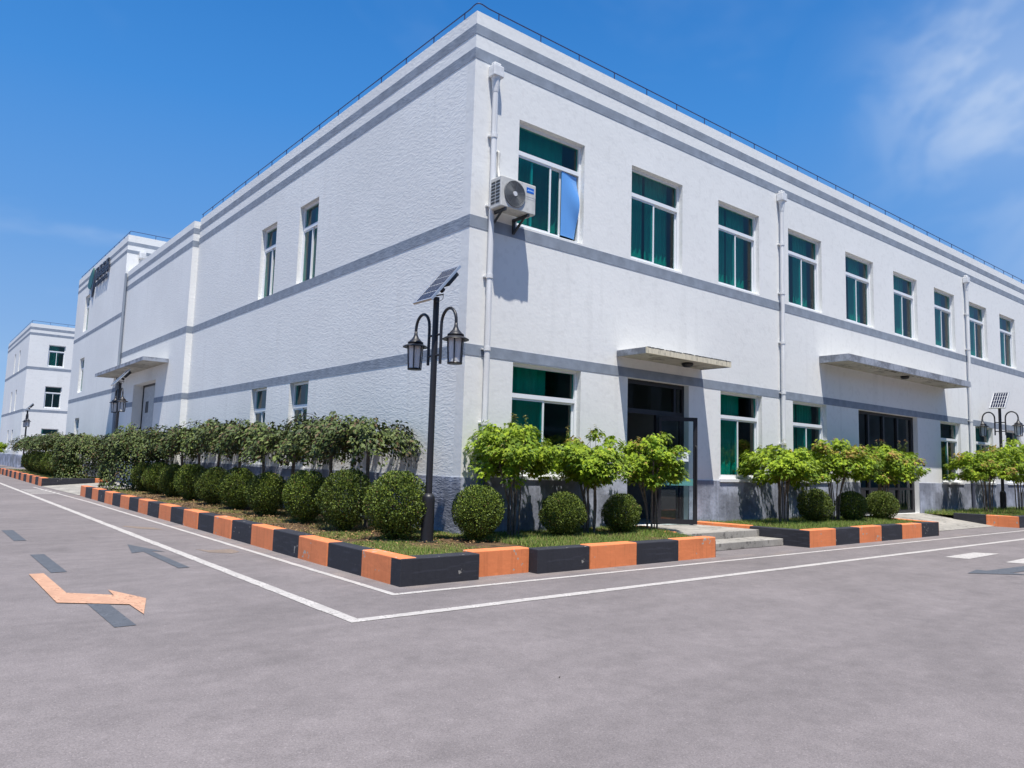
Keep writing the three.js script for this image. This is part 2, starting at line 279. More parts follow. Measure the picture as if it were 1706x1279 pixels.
/* ---------- windows ---------- */
const rnd0 = rng(9);
function pane(w, h, z) { return new THREE.PlaneGeometry(w, h).translate(0, 0, z); }
function makeWindow(W, H, { sill = false, curtains = 0, seed = 1, offset = 0, slide = 0 } = {}) {
  const r = rng(seed), f = .055, ty = H * .71, d0 = -.19, d1 = -.11;     // transom height, depth range
  const bars = [box(0, W, 0, f, d0, d1), box(0, W, H - f, H, d0, d1), box(0, f, f, H - f, d0, d1), box(W - f, W, f, H - f, d0, d1), box(f, W - f, ty - .035, ty + .045, d0, d1 + .008)];
  const cx = W / 2 + offset;
  const root = new THREE.Mesh(merge(bars), M.whiteFrame); root.name = 'window';
  const s = .038;
  const sash = (x0, x1, z0, z1) => merge([box(x0, x1, f, f + s, z0, z1), box(x0, x1, ty - .035 - s, ty - .035, z0, z1), box(x0, x0 + s, f + s, ty - .035 - s, z0, z1), box(x1 - s, x1, f + s, ty - .035 - s, z0, z1)]);
  mesh('sash', sash(f, cx + .02, -.145, -.118), M.whiteFrame, root);
  mesh('sash', sash(cx - .02 - slide, W - f - slide, -.182, -.15), M.whiteFrame, root);
  const ph = ty - .035 - f;
  mesh('pane', pane(W - 2 * f, H - f - ty - .045, -.15).translate(W / 2, (ty + .045 + H - f) / 2, 0), M.glass, root);
  mesh('pane', pane(cx + .02 - f - s * 1.6, ph - s * 1.6, -.131).translate((f + cx + .02) / 2, f + ph / 2, 0), M.glass, root);
  mesh('pane', pane(W - f - cx + .02 - s * 1.6, ph - s * 1.6, -.167).translate((cx - .02 + W - f) / 2 - slide, f + ph / 2, 0), M.glass, root);
  if (sill) mesh('sill', box(-.06, W + .06, -.07, -.004, -.10, .05), M.whiteFrame, root);
  for (let i = 0; i < curtains; i++) {
    const cw = W * (curtains > 1 ? .44 + .07 * r() : .55 + .4 * r()), x0 = i % 2 ? W - cw - .02 : .02, n = 40, pts = [];
    for (let k = 0; k <= n; k++) pts.push([x0 + cw * k / n, -.42 + .018 * Math.sin(k * .9 + r() * 1.5) + .012 * r()]);
    const pos = [], idx = [];
    pts.forEach(([x, z]) => { pos.push(x, -.1, z, x, H + .1, z); });
    for (let k = 0; k < n; k++) idx.push(2 * k, 2 * k + 2, 2 * k + 1, 2 * k + 1, 2 * k + 2, 2 * k + 3);
    const g = new THREE.BufferGeometry(); g.setAttribute('position', new THREE.Float32BufferAttribute(pos, 3)); g.setIndex(idx); g.computeVertexNormals();
    mesh('curtain', g, M.curtain, root);
  }
  return root;
}
function put(win, parent, x, y, z, turn = 0) { win.position.set(x, y, z); win.rotation.y = turn; parent.add(win); return win; }

/* ---------- the main building ---------- */
const TOP = 9.52, B2 = [8.63, 8.83], B1 = [9.09, 9.275], MB = [5.546, 5.76], LB = [3.294, 3.487], PL = 1.211;
const MB_LEN = 40;
const main = thing('works_building', 'long white two storey works building with grey bands and green windows', 'building');
const winX = []; for (let i = 0; i < 13; i++) winX.push(i === 0 ? 1.05 : 1.1 + 3.045 * i);
const WW = 1.70, UY = [5.80, 7.82], GY = [1.25, 3.275];
const D1 = [4.10, 6.10, .27, 3.285], D2 = [13.88, 17.78, .27, 3.285];
{
  const holes = [];
  winX.forEach((x) => holes.push([x, x + WW, ...UY]));
  const lower = [1.06, 7.27, 10.38, 19.55, 22.6, 25.66, 28.7, 31.75, 34.8];
  lower.forEach((x) => holes.push([x, x + WW, ...GY]));
  holes.push(D1, D2);
  mesh('front_wall', wallGeo(MB_LEN, TOP, holes, .24), M.wallSmooth, main);
  // left gable side, nearer part
  const L = [[-10.03, 1.1], [-7.42, 1.1]];            // z of the far jamb, width
  const lh = []; for (const [z, w] of L) { lh.push([16 + z, 16 + z + w, 5.74, 7.76]); lh.push([16 + z, 16 + z + w, ...GY]); }
  mesh('side_wall', turnLeft(wallGeo(15.76, TOP, lh, .24)).translate(0, 0, -16), M.wallRough, main);
  // farther part, 0.2 m proud, with the tall door
  const fh = [[25.75 - 22.9, 25.75 - 19.5, .2, 4.18], [25.75 - 25.1, 25.75 - 24.35, .9, 2.42]];
  mesh('side_wall', turnLeft(wallGeo(9.75, 9.42, fh, .5)).translate(-.2, 0, -25.75), M.wallRough, main);
  for (const [y0, y1, d] of [[...B2, 0], [...B1, 0], [...MB, 0], [...LB, 0]]) {
    mesh('painted_band', box(0, MB_LEN, y0, y1, 0, .007), M.bandSmooth, main);
    mesh('painted_band', box(-.007, 0, y0, y1, -16, .007), M.bandRough, main);
    const dy = y0 > 8 ? -.1 : 0;
    const segs = y0 === LB[0] ? [[-25.75, -22.9], [-19.5, -15.993]] : [[-25.75, -15.993]];
    for (const [a, b] of segs) mesh('painted_band', box(-.207, -.2, y0 + dy, y1 + dy, a, b), M.bandRough, main);
    mesh('painted_band', box(-.2, 0, y0 + dy, y1 + dy, -16, -15.993), M.bandSmooth, main);
  }
  for (const [a, b] of [[0, D1[0]], [D1[1], D2[0]], [D2[1], MB_LEN]]) mesh('plinth', box(a, b, 0, PL, 0, .018), M.plinthSmooth, main);
  mesh('plinth', box(-.018, 0, 0, PL, -16, .018), M.plinthRough, main);
  for (const [a, b] of [[-25.75, -22.9], [-19.5, -15.982]]) mesh('plinth', box(-.218, -.2, 0, .88, a, b), M.plinthRough, main);
  // what closes it: roof, floors, back and end walls
  mesh('roof', box(.24, MB_LEN, 8.9, 9.0, -26, -.24), M.roof, main);
  mesh('upper_floor', box(.24, MB_LEN - .3, 3.75, 4.05, -25.7, -.24), M.inner, main);
  mesh('ground_floor', box(.3, MB_LEN - .3, .1, .26, -25.7, -.24), M.inner, main);
  mesh('ceiling', box(.24, MB_LEN - .3, 8.35, 8.45, -25.7, -.24), M.inner, main);
  mesh('partition', box(.24, MB_LEN - .3, .26, 8.35, -5.3, -5.1), M.inner, main);
  mesh('partition', box(5.0, 5.15, .26, 8.35, -16, -5.3), M.inner, main);
  mesh('back_wall', box(.3, MB_LEN, 0, 9.4, -26.2, -25.9), M.wallSmooth, main);
  mesh('end_wall', box(MB_LEN - .24, MB_LEN, 0, TOP, -25.9, -.24), M.wallSmooth, main);
  // small lobbies behind the two glazed entrances
  for (const [a, b, zz] of [[3.85, 6.35, -3.2], [13.6, 18.05, -3.6]]) { mesh('lobby_wall', box(a - .1, a, .26, 3.74, zz, -.245), M.lobby, main); mesh('lobby_wall', box(b, b + .1, .26, 3.74, zz, -.245), M.lobby, main); mesh('lobby_wall', box(a - .1, b + .1, .26, 3.74, zz - .1, zz), M.lobby, main); }
  // windows
  winX.forEach((x, i) => { const w = makeWindow(WW, UY[1] - UY[0], { curtains: [1, 2, 2, 2, 2, 2, 2, 2, 2, 2][i % 10], seed: 20 + i, offset: i === 0 ? .05 : 0, slide: i === 0 ? .44 : 0 }); put(w, main, x, UY[0], 0); });
  lower.forEach((x, i) => put(makeWindow(WW, GY[1] - GY[0], { sill: true, curtains: [1, 1, 2, 1, 2][i % 5], seed: 60 + i }), main, x, GY[0], 0));
  for (const [i, [z, w]] of L.entries()) {
    put(makeWindow(w, 2.02, { curtains: 1, seed: 80 + i }), main, 0, 5.74, z, -Math.PI / 2);
    put(makeWindow(w, GY[1] - GY[0], { sill: true, curtains: 1, seed: 90 + i }), main, 0, GY[0], z, -Math.PI / 2);
  }
  put(makeWindow(.75, 1.52, { seed: 95 }), main, -.2, .9, -25.1, -Math.PI / 2);
  // the blue film bulging out of the first window's open right half
  const pos = [], idx = [], nx = 14, ny = 18;
  for (let j = 0; j <= ny; j++) for (let i = 0; i <= nx; i++) {
    const u = i / nx, v = j / ny, bul = Math.sin(Math.PI * clamp(v * 1.05)) * u;
    pos.push(2.24 + u * (.42 + .035 * Math.sin(Math.PI * Math.pow(v, .8)) - .06 * (1 - v)), 5.90 + v * 1.29 - .02 * u, -.115 + .06 * bul + .025 * Math.sin(v * 9 + u * 3) * u);
  }
  for (let j = 0; j < ny; j++) for (let i = 0; i < nx; i++) { const a = j * (nx + 1) + i; idx.push(a, a + 1, a + nx + 1, a + 1, a + nx + 2, a + nx + 1); }
  const g = new THREE.BufferGeometry(); g.setAttribute('position', new THREE.Float32BufferAttribute(pos, 3)); g.setIndex(idx); g.computeVertexNormals();
  mesh('blue_film', g, M.blueFilm, main).userData.label = 'blue sheet bulging out of the open window by the corner';
  // downpipes
  const pipe = (x, z, yTop, yLow, cut) => {
    const g2 = new THREE.Group(); 
    const p = mesh('downpipe', merge([rod([x, cut, z], [x, yTop - .3, z], .052, .052, 14), rod([x, yTop - .42, z], [x, yTop - .12, z], .056, .085, 14)]), M.pvc, main);
    mesh('hopper', merge([rbox(x - .115, x + .115, yTop - .15, yTop + .06, z - .085, z + .10, .02), rbox(x - .085, x + .085, yTop + .06, yTop + .13, z - .06, z + .06, .03), rod([x, yTop - .22, z], [x, yTop - .12, z], .07, .1, 14)]), M.pvc, p);
    for (let y = cut + .9; y < yTop - .8; y += 1.28) mesh('pipe_clip', merge([rod([x, y, z], [x, y + .07, z], .063, .063, 14), box(x - .078, x + .078, y + .02, y + .045, z - .09, z - .04)]), M.pvc, p);
    mesh('pipe_foot', merge([rod([x, yLow, z], [x, cut, z], .05, .05, 14), rod([x, cut - .03, z], [x, cut + .05, z], .06, .06, 14)]), M.pipeGrey, p);
  };
  pipe(.40, .09, 8.5, .2, PL); pipe(9.79, .09, 8.55, .2, PL); pipe(21.97, .09, 8.55, .2, PL); pipe(34.1, .09, 8.55, .2, PL);
  { const p = mesh('downpipe', rod([-.29, .2, -25.62], [-.29, 9.3, -25.62], .055, .055, 12), M.bandRough, main); mesh('pipe_clip', rod([-.29, 4.2, -25.62], [-.29, 4.28, -25.62], .066, .066, 12), M.bandRough, p); }
  // roof rail
  const rail = mesh('roof_rail', merge([rod([.04, TOP + .17, -16], [.04, TOP + .17, -.3], .012, .012, 6), tube([[.04, TOP + .17, -.3], [.06, TOP + .19, -.06], [.3, TOP + .17, -.04]], .012, 12, 6), rod([.3, TOP + .17, -.04], [MB_LEN, TOP + .17, -.04], .012, .012, 6)]), M.blueSteel, main);
  const postG = rod([0, -.02, 0], [0, .17, 0], .011, .011, 6);
  for (let i = 0; i < 38; i++) { const q = mesh('rail_post', postG, M.blueSteel, rail); q.position.set(.52 + i * 1.03, TOP, -.04); }
  for (let i = 0; i < 16; i++) { const q = mesh('rail_post', postG, M.blueSteel, rail); q.position.set(.04, TOP, -.45 - i * 1.03); }
}
// the glass entrance by the corner, one leaf swung out
{
  const z0 = -.2, z1 = -.13, T = 2.58, B = .27, f = .06;
  const fr = [box(D1[0], D1[0] + .09, B, 3.285, z0, z1), box(D1[1] - .07, D1[1], B, 3.285, z0, z1), box(D1[0] + .09, D1[1] - .07, 3.2, 3.285, z0, z1), box(D1[0] + .09, D1[1] - .07, T, T + .1, z0, z1 + .006), box(5.16, 5.25, B, T, z0, z1), box(5.75, 5.81, T + .1, 3.2, z0, z1)];
  const d = mesh('entrance_door', merge(fr), M.darkFrame, main);
  mesh('pane', pane(5.75 - D1[0] - .09, .62 - .1 + .1, -.165).translate((D1[0] + .09 + 5.75) / 2, (T + .1 + 3.2) / 2, 0), M.doorGlass, d);
  mesh('pane', pane(.22, .52, -.165).translate(5.92, (T + .1 + 3.2) / 2, 0), M.doorGlass, d);
  mesh('side_light', merge([box(5.25, 5.30, B, T, z0 + .01, z1 - .01), box(5.98, 6.03, B, T, z0 + .01, z1 - .01), box(5.30, 5.98, B, B + .09, z0 + .01, z1 - .01), box(5.30, 5.98, T - .05, T, z0 + .01, z1 - .01)]), M.darkFrame, d);
  mesh('pane', pane(.68, T - B - .14, -.165).translate(5.64, (B + .09 + T - .05) / 2, 0), M.doorGlass, d);
  // inner lobby door seen through the opening
  mesh('lobby_frame', merge([box(4.2, 4.3, B, 2.45, -1.5, -1.44), box(4.98, 5.08, B, 2.45, -1.5, -1.44), box(4.3, 4.98, 2.35, 2.45, -1.5, -1.44)]), M.darkFrame, d);
  const w = .84, h = T - B - .05;
  const leaf = new THREE.Group(); leaf.name = 'door_leaf'; leaf.position.set(5.2, B + .02, -.10); leaf.rotation.y = -36 * R; d.add(leaf);
  mesh('leaf_frame', merge([rbox(0, .06, 0, h, -.022, .022, .004), rbox(w - .085, w, 0, h, -.022, .022, .004), box(.06, w - .085, 0, .10, -.021, .021), box(.06, w - .085, h - .08, h, -.021, .021)]), M.darkFrame, leaf);
  mesh('pane', pane(w - .145, h - .18, 0).translate(.06 + (w - .145) / 2, (.10 + h - .08) / 2, 0), M.clearGlass, leaf);
  mesh('handle', merge([tube([[w - .042, .55, .024], [w - .042, .58, .07], [w - .042, .66, .075], [w - .042, 1.55, .075], [w - .042, 1.63, .07], [w - .042, 1.66, .024]], .013, 40, 8)]), M.darkFrame, leaf);
  const notice = dataTex(128, (u, v) => { let k = .9; if (v > .42 && v < .58 && u > .14 && u < .86 && fbm(u, v, 26, 12, 2, 191) > .42) k = .45; return [k * .95, k * .98, k]; }, true);
  mesh('notice', new THREE.BoxGeometry(.30, .20, .002).translate(.50, 1.42, .008), std({ map: notice }), leaf);
  mesh('glass_sticker', new THREE.PlaneGeometry(w - .155, .14).translate(.06 + (w - .145) / 2, .88, .006), M.tealFilm, leaf);
}
// the wide glazed entrance
{
  const z0 = -.22, z1 = -.14, B = .27, xs = [13.88, 14.75, 15.72, 16.66, 17.62];
  const fr = [box(D2[0], D2[1], 3.2, 3.285, z0, z1), box(D2[0], D2[0] + .07, B, 3.2, z0, z1), box(D2[1] - .16, D2[1], B, 3.2, z0, z1), box(D2[0] + .07, D2[1] - .16, .98, 1.05, z0, z1 + .005), box(D2[0] + .07, D2[1] - .16, B, B + .1, z0, z1 + .005)];
  for (const x of xs.slice(1, 4)) fr.push(box(x - .05, x + .05, B + .1, 3.2, z0 - .003, z1 + .01));
  const d = mesh('glazed_entrance', merge(fr), M.darkFrame, main);
  for (let i = 0; i < 4; i++) { const a = xs[i] + .05, b = xs[i + 1] - .03; for (const [y0, y1, m] of [[1.05, 3.2, M.doorGlass], [.37, .98, M.glass]]) mesh('pane', pane(b - a, y1 - y0, -.18).translate((a + b) / 2, (y0 + y1) / 2, 0), m, d); }
}
// canopies
function canopy(x0, x1, y, depth, thick, front, capMoss) {
  const c = mesh('canopy', merge([box(x0 + .03, x1 - .03, y, y + thick, .008, depth - .03)]), M.soffit, main);
  mesh('canopy_edge', box(x0, x1, y - .012, y + thick + .004, depth - .03, depth), front, c);
  mesh('canopy_edge', box(x0, x0 + .03, y - .012, y + thick + .004, .0075, depth - .03), M.canopyGrey, c);
  mesh('canopy_edge', box(x1 - .03, x1, y - .012, y + thick + .004, .0075, depth - .03), M.canopyGrey, c);
  if (capMoss) {
    const g = [], r = rng(5); for (let x = x0 + .02; x < x1 - .06; x += .05) if (r() < .85) g.push(box(x, x + .048, y + thick - .012 * r() * r(), y + thick + .006 + .008 * r(), depth - .05, depth + .002 + .002 * r()));
    mesh('moss_edge', merge(g), M.moss, c).userData.kind = 'stuff';
  }
  return c;
}
{
  const lampG = lathe([[0, 0], [.1, 0], [.125, -.015], [.125, -.035], [.115, -.05], [.1, -.075], [.06, -.09], [0, -.09]], 24);
  const c1 = canopy(3.75, 6.53, 3.69, .80, .105, M.canopyWorn, true);
  mesh('ceiling_lamp', lampG, M.black, c1).position.set(5.45, 3.689, .46);
  const c2 = canopy(11.72, 19.95, 4.41, .82, .17, M.canopyGrey, false);
  mesh('ceiling_lamp', lampG, M.black, c2).position.set(15.9, 4.409, .45);
  // flaked spots along the underside's drip groove
  const r = rng(12), g = []; for (let i = 0; i < 46; i++) { const x = 12.4 + Math.pow(r(), .7) * 7.3; g.push(box(x, x + .03 + .10 * r(), 4.4055, 4.409, .60 + .02 * r(), .625 + .03 * r())); }
  mesh('flaked_spots', merge(g), M.moss, c2).userData.kind = 'stuff';
  // side canopy over the tall door
  const c3 = mesh('canopy', box(-1.02, -.208, 4.68, 4.80, -26.27, -17.93), M.soffit, main);
  mesh('canopy_edge', box(-1.05, -1.02, 4.67, 4.805, -26.3, -17.9), M.canopyGrey, c3);
  mesh('canopy_edge', box(-1.02, -.2075, 4.67, 4.805, -17.93, -17.9), M.canopyGrey, c3);
}
{ // tall metal door in its recess
  const d = mesh('tall_door', merge([box(.16, .22, .2, 4.18, -22.9, -22.84), box(.16, .22, .2, 4.18, -19.56, -19.5), box(.16, .22, 4.1, 4.18, -22.84, -19.56)]), M.darkFrame, main);
  mesh('door_leaf', box(.19, .24, .2, 4.1, -22.84, -21.22), M.doorMetal, d); mesh('door_leaf', box(.19, .24, .2, 4.1, -21.2, -19.56), M.doorMetal, d);
  for (const z of [-22.4, -20.6]) mesh('door_window', box(.178, .19, 3.05, 3.5, z, z + .42), M.acDark, d);
}

/* ---------- the tall building beyond and the far one ---------- */
function bandsOn(t, x, z0, z1, X1, list) {
  for (const [a, b] of list) { mesh('painted_band', box(x - .007, x, a, b, z0, z1 + .007), M.bandRough, t); mesh('painted_band', box(x, X1, a, b, z1, z1 + .007), M.bandSmooth, t); }
}
{
  const x = -.3, zF = -37.7, zN = -25.75, H = 11.1;
  const t = thing('tall_building', 'white three storey building with grey bands beyond the tall door, carrying dark lettering', 'building', [0, 0, 0]);
  const holes = [[8.55, 9.75], [5.2, 6.4], [1.85, 3.1]].map(([a, b], i) => [zF * -1 - 35.15, -zF - 33.9, [7.78, 4.5, 1.25][i], [9.72, 6.33, 3.15][i]]);
  mesh('side_wall', turnLeft(wallGeo(zN - .25 - zF, H, holes, .3)).translate(x, 0, zF), M.wallRough, t);
  mesh('front_wall', box(x, 14, 0, H, zN - .25, zN), M.wallSmooth, t);
  mesh('roof', box(.1, 14, H - .5, H - .4, zF, zN - .25), M.roof, t);
  mesh('inner_wall', box(2.2, 2.4, 0, H - .5, zF, zN - .25), M.inner, t);
  for (const y of [3.6, 7.0]) mesh('floor', box(0, 2.2, y, y + .25, zF, zN - .25), M.inner, t);
  mesh('far_wall', box(0, 14, 0, H, zF - .25, zF), M.wallSmooth, t);
  bandsOn(t, x, zF, zN, 14, [[10.64, 10.79], [10.28, 10.42], [7.43, 7.6]]);
  mesh('painted_band', box(x - .007, x, 4.06, 4.24, zF, zN), M.bandRough, t);
  mesh('plinth', box(x - .018, x, 0, .9, zF, zN), M.plinthRough, t);
  for (const [a, b, y0, y1] of holes) put(makeWindow(b - a, y1 - y0, { curtains: 1, seed: 7 }), t, x, y0, zF + a, -Math.PI / 2);
  const rail = mesh('roof_rail', merge([rod([x + .1, H + .2, zF], [x + .1, H + .2, zN - .1], .014, .014, 6), rod([x + .1, H + .2, zN - .1], [14, H + .2, zN - .1], .014, .014, 6)]), M.blueSteel, t);
  const pg = rod([0, 0, 0], [0, .2, 0], .012, .012, 6);
  for (let i = 0; i < 12; i++) mesh('rail_post', pg, M.blueSteel, rail).position.set(x + .1, H, zF + .2 + i * 1.04);
  for (let i = 1; i < 9; i++) mesh('rail_post', pg, M.blueSteel, rail).position.set(x + .1 + i * 1.04, H, zN - .1);
  const p = mesh('downpipe', rod([.3, 8, zN + .09], [.3, 10.1, zN + .09], .06, .06, 12), M.pvc, t);
  mesh('hopper', rbox(.16, .44, 10.08, 10.36, zN + .01, zN + .24, .03), M.pvc, p);
}
{ // the lettering: a leaf emblem, a row of large characters, a row of small ones
  const s = thing('wall_sign', 'dark raised characters and green leaf emblem high on the tall building', 'sign', [-.3, 10.2, -31.5]);
  const r = rng(44);
  const leafShape = (pts) => { const sh = new THREE.Shape(); sh.moveTo(...pts[0]); for (let i = 1; i < pts.length; i += 2) sh.quadraticCurveTo(...pts[i], ...pts[i + 1]); return turnLeft(new THREE.ExtrudeGeometry(sh, { depth: .07, bevelEnabled: false })).translate(-.03, 0, 0); };
  mesh('emblem', leafShape([[-2.75, -.05], [-2.6, .45], [-1.55, .72], [-1.25, .1], [-1.75, -.25], [-2.2, -.45], [-2.75, -.05]]), M.signGreen, s);
  mesh('emblem', leafShape([[-1.75, -.38], [-1.25, -.1], [-1.15, .55], [-1.05, -.35], [-1.45, -.85], [-1.5, -.6], [-1.75, -.38]]), M.signDark, s);
  const glyph = (z, y, w, h, n, m) => {
    const g = []; for (const [a, b] of [[.1, .9]]) g.push(box(-.11, -.05, y + h * (.78 + .12 * r()), y + h * .98, z + w * a, z + w * b));
    g.push(box(-.11, -.05, y, y + h * .86, z + w * (.42 + .12 * r()), z + w * .62));
    for (let i = 0; i < n; i++) { const yy = y + h * (.08 + .6 * (i + r() * .4) / n); g.push(box(-.108, -.052, yy, yy + h * .09, z + w * .3 * r(), z + w * (.65 + .35 * r()))); }
    g.push(box(-.109, -.053, y + h * .05, y + h * .7, z + w * .06, z + w * .2)); if (r() < .7) g.push(box(-.109, -.053, y + h * .1, y + h * .66, z + w * .82, z + w * .94));
    g.push(box(-.05, 0, y + h * .4, y + h * .48, z + w * .45, z + w * .55));
    mesh('character', merge(g), m, s);
  };
  for (let i = 0; i < 4; i++) glyph(-.80 + i * .82, -.12, .70, .66, 3, M.signDark);
  for (let i = 0; i < 8; i++) glyph(-.78 + i * .37, -.42, .28, .2, 1, M.signDark);
}
{
  const x = -.36, zN = -57.8, zF = -73.6, H = 11.2;
  const t = thing('far_building', 'distant white three storey building at the left end of the road', 'building', [0, 0, 0]);
  const rows = [[7.95, 9.65], [4.67, 6.38], [1.4, 3.07]];
  mesh('front_wall', wallGeo(12, H, rows.map(([a, b]) => [1.33, 2.48, a, b]), .25).translate(x, 0, zN), M.wallSmooth, t);
  const lh = []; for (const [a, b] of [[7.75, 9.6], [4.5, 6.3], [1.3, 3.0]]) for (const z of [-67.1, -63.9]) lh.push([z - zF, z - zF + .8, a, b]);
  mesh('side_wall', turnLeft(wallGeo(zN - .25 - zF, H, lh, .25)).translate(x, 0, zF), M.wallSmooth, t);
  mesh('roof', box(0, 11.6, H - .4, H - .3, zF, zN - .25), M.roof, t);
  mesh('inner_wall', box(-.11, 11.6, 0, H - .4, zN - 3, zN - 2.8), M.inner, t);
  mesh('inner_wall', box(2.2, 2.4, 0, H - .4, zF, zN - 3), M.inner, t);
  mesh('far_wall', box(0, 11.6, 0, H, zF - .25, zF), M.wallSmooth, t);
  for (const [a, b] of [[10.74, 10.93], [10.32, 10.5], [7.63, 7.83], [4.33, 4.52]]) { mesh('painted_band', box(x - .009, x, a, b, zF, zN + .009), M.bandSmooth, t); mesh('painted_band', box(x, 11.6, a, b, zN, zN + .009), M.bandSmooth, t); }
  mesh('plinth', box(x - .02, x, 0, 1.0, zF, zN + .02), M.plinthSmooth, t); mesh('plinth', box(x, 11.6, 0, 1.0, zN, zN + .02), M.plinthSmooth, t);
  rows.forEach(([a, b], i) => put(makeWindow(1.15, b - a, { curtains: i ? 0 : 1, seed: 100 + i }), t, x + 1.33, a, zN));
  for (const [a, b, y0, y1] of lh) put(makeWindow(b - a, y1 - y0, { seed: 110 }), t, x, y0, zF + a, -Math.PI / 2);
  const rail = mesh('roof_rail', merge([rod([x + .1, H + .22, zF], [x + .1, H + .22, zN - .1], .016, .016, 6), rod([x + .1, H + .22, zN - .1], [11, H + .22, zN - .1], .016, .016, 6)]), M.blueSteel, t);
  for (let i = 0; i < 8; i++) mesh('rail_post', rod([0, 0, 0], [0, .22, 0], .012, .012, 6), M.blueSteel, rail).position.set(x + .1 + i * 1.2, H, zN - .1);
}
{ // across the yard, behind the photographer: what the ground floor windows mirror
  const t = thing('opposite_building', 'long white works building across the yard, facing the entrances', 'building', [0, 0, 24]);
  const holes = []; for (let i = 0; i < 26; i++) { holes.push([1.5 + i * 3, 3.4 + i * 3, 1.2, 3.2], [1.5 + i * 3, 3.4 + i * 3, 5.2, 7.2]); }
  const g = wallGeo(80, 9, holes, .3).rotateY(Math.PI).translate(50, 0, 0);
  mesh('front_wall', g, M.darkWall, t); mesh('front_wall', box(50, 190, 0, 9, 0, .3), M.darkWall, t);
  mesh('inner_wall', box(-30, 50, 0, 8.8, 2, 2.2), M.moss, t); mesh('roof', box(-30, 50, 8.6, 8.8, .3, 12), M.roof, t);
  mesh('back_wall', box(-30, 50, 0, 9, 12, 12.3), M.wallSmooth, t);
  for (const x of [-30, 49.7]) mesh('end_wall', box(x, x + .3, 0, 8.6, .3, 12), M.wallSmooth, t);
  mesh('painted_band', box(-30, 50, 3.5, 3.75, -.02, 0), M.bandSmooth, t); mesh('plinth', box(-30, 50, 0, 1.1, -.03, 0), M.plinthSmooth, t);
}
{ // a scrap of steel pipe bridge at the far left edge
  const t = thing('pipe_bridge', 'blue steel pipe bridge just showing at the far left edge', 'pipe bridge', [-6, 0, -84]);
  const beam = mesh('beam', merge([box(-6, 5.4, 7.7, 7.95, -.2, .2), box(-6, 5.4, 6.9, 7.0, -.2, .2)]), M.blueSteel, t);
  for (let i = 0; i < 9; i++) mesh('brace', rod([-6 + i * 1.3, 6.95, 0], [-4.7 + i * 1.3, 7.8, 0], .05, .05, 6), M.blueSteel, beam);
  for (const x of [-5.5, 4.6]) mesh('column', box(x - .15, x + .15, 0, 6.9, -.15, .15), M.blueSteel, t);
}

/* ---------- air conditioner on the front wall ---------- */
{
  const t = thing('air_conditioner', 'white air conditioner outdoor unit with round fan grille under the corner window', 'air conditioner', [.32, 5.88, .14]);
  const w = .79, h = .545, d = .31;
  mesh('casing', rbox(0, w, 0, h, 0, d, .018, 2), M.acWhite, t);
  const cx = .30, cy = .275, rr = .222;
  mesh('fan_recess', new THREE.CircleGeometry(rr + .012, 48).translate(cx, cy, d + .002), M.acDark, t);
  const rings = []; for (let i = 0; i < 9; i++) rings.push(new THREE.TorusGeometry(.055 + i * .0215, i === 8 ? .009 : .006, 6, 48).translate(cx, cy, d + .016));
  for (let i = 0; i < 6; i++) { const a = i * Math.PI / 3 + .3; rings.push(rod([cx + .04 * Math.cos(a), cy + .04 * Math.sin(a), d + .014], [cx + rr * Math.cos(a), cy + rr * Math.sin(a), d + .014], .004, .004, 6)); }
  mesh('fan_grille', merge(rings), M.acBlade, t);
  const bl = []; for (let i = 0; i < 3; i++) { const a = i * 2.094; const g = new THREE.RingGeometry(.05, .2, 14, 1, a, 1.35); bl.push(g.translate(cx, cy, d + .006)); }
  mesh('fan_blades', merge(bl), M.acBlade, t);
  mesh('fan_hub', new THREE.CylinderGeometry(.042, .046, .02, 24).rotateX(Math.PI / 2).translate(cx, cy, d + .018), M.cellBack, t);
  const cv = document.createElement('canvas'); cv.width = 256; cv.height = 148; const c = cv.getContext('2d');
  c.fillStyle = '#0a62c8'; c.fillRect(0, 0, 256, 148); c.fillStyle = '#bfe3ff'; c.beginPath(); c.arc(48, 74, 26, 0, 7); c.fill(); c.fillStyle = '#0a62c8'; c.beginPath(); c.arc(40, 68, 17, 0, 7); c.fill();
  c.fillStyle = '#cfe8ff'; c.font = 'bold 54px sans-serif'; c.fillText('Midea', 84, 94);
  const tx = new THREE.CanvasTexture(cv); tx.colorSpace = THREE.SRGBColorSpace;
  mesh('badge', new THREE.BoxGeometry(.17, .095, .003).translate(.655, .425, d + .0015), std({ map: tx, roughness: .4 }), t);
  mesh('front_seam', merge([box(.56, .78, .305, .309, d, d + .003), box(.56, .78, .265, .268, d, d + .003)]), M.cellBack, t);
  const lou = []; for (let i = 0; i < 7; i++) for (let k = 0; k < 2; k++) lou.push(box(-.004, 0, .075 + i * .06, .112 + i * .06, .03 + k * .13, .14 + k * .13));
  mesh('side_louvre', merge(lou), M.acDark, t);
  for (const x of [.12, .64]) mesh('bracket', merge([box(x - .022, x + .022, -.05, -.002, -.14, .30), box(x - .022, x + .022, -.28, -.05, -.132, -.09), rod([x, -.26, -.10], [x, -.03, .2], .026, .022, 6)]), M.acDark, t);
  mesh('hose', tube([[.16, h - .05, .06], [.17, h + .08, .02], [.21, h + .25, -.06], [.23, h + .5, -.09], [.235, h + .60, -.10], [.235, h + .61, -.15]], .028, 40, 8), M.acWhite, t);
}

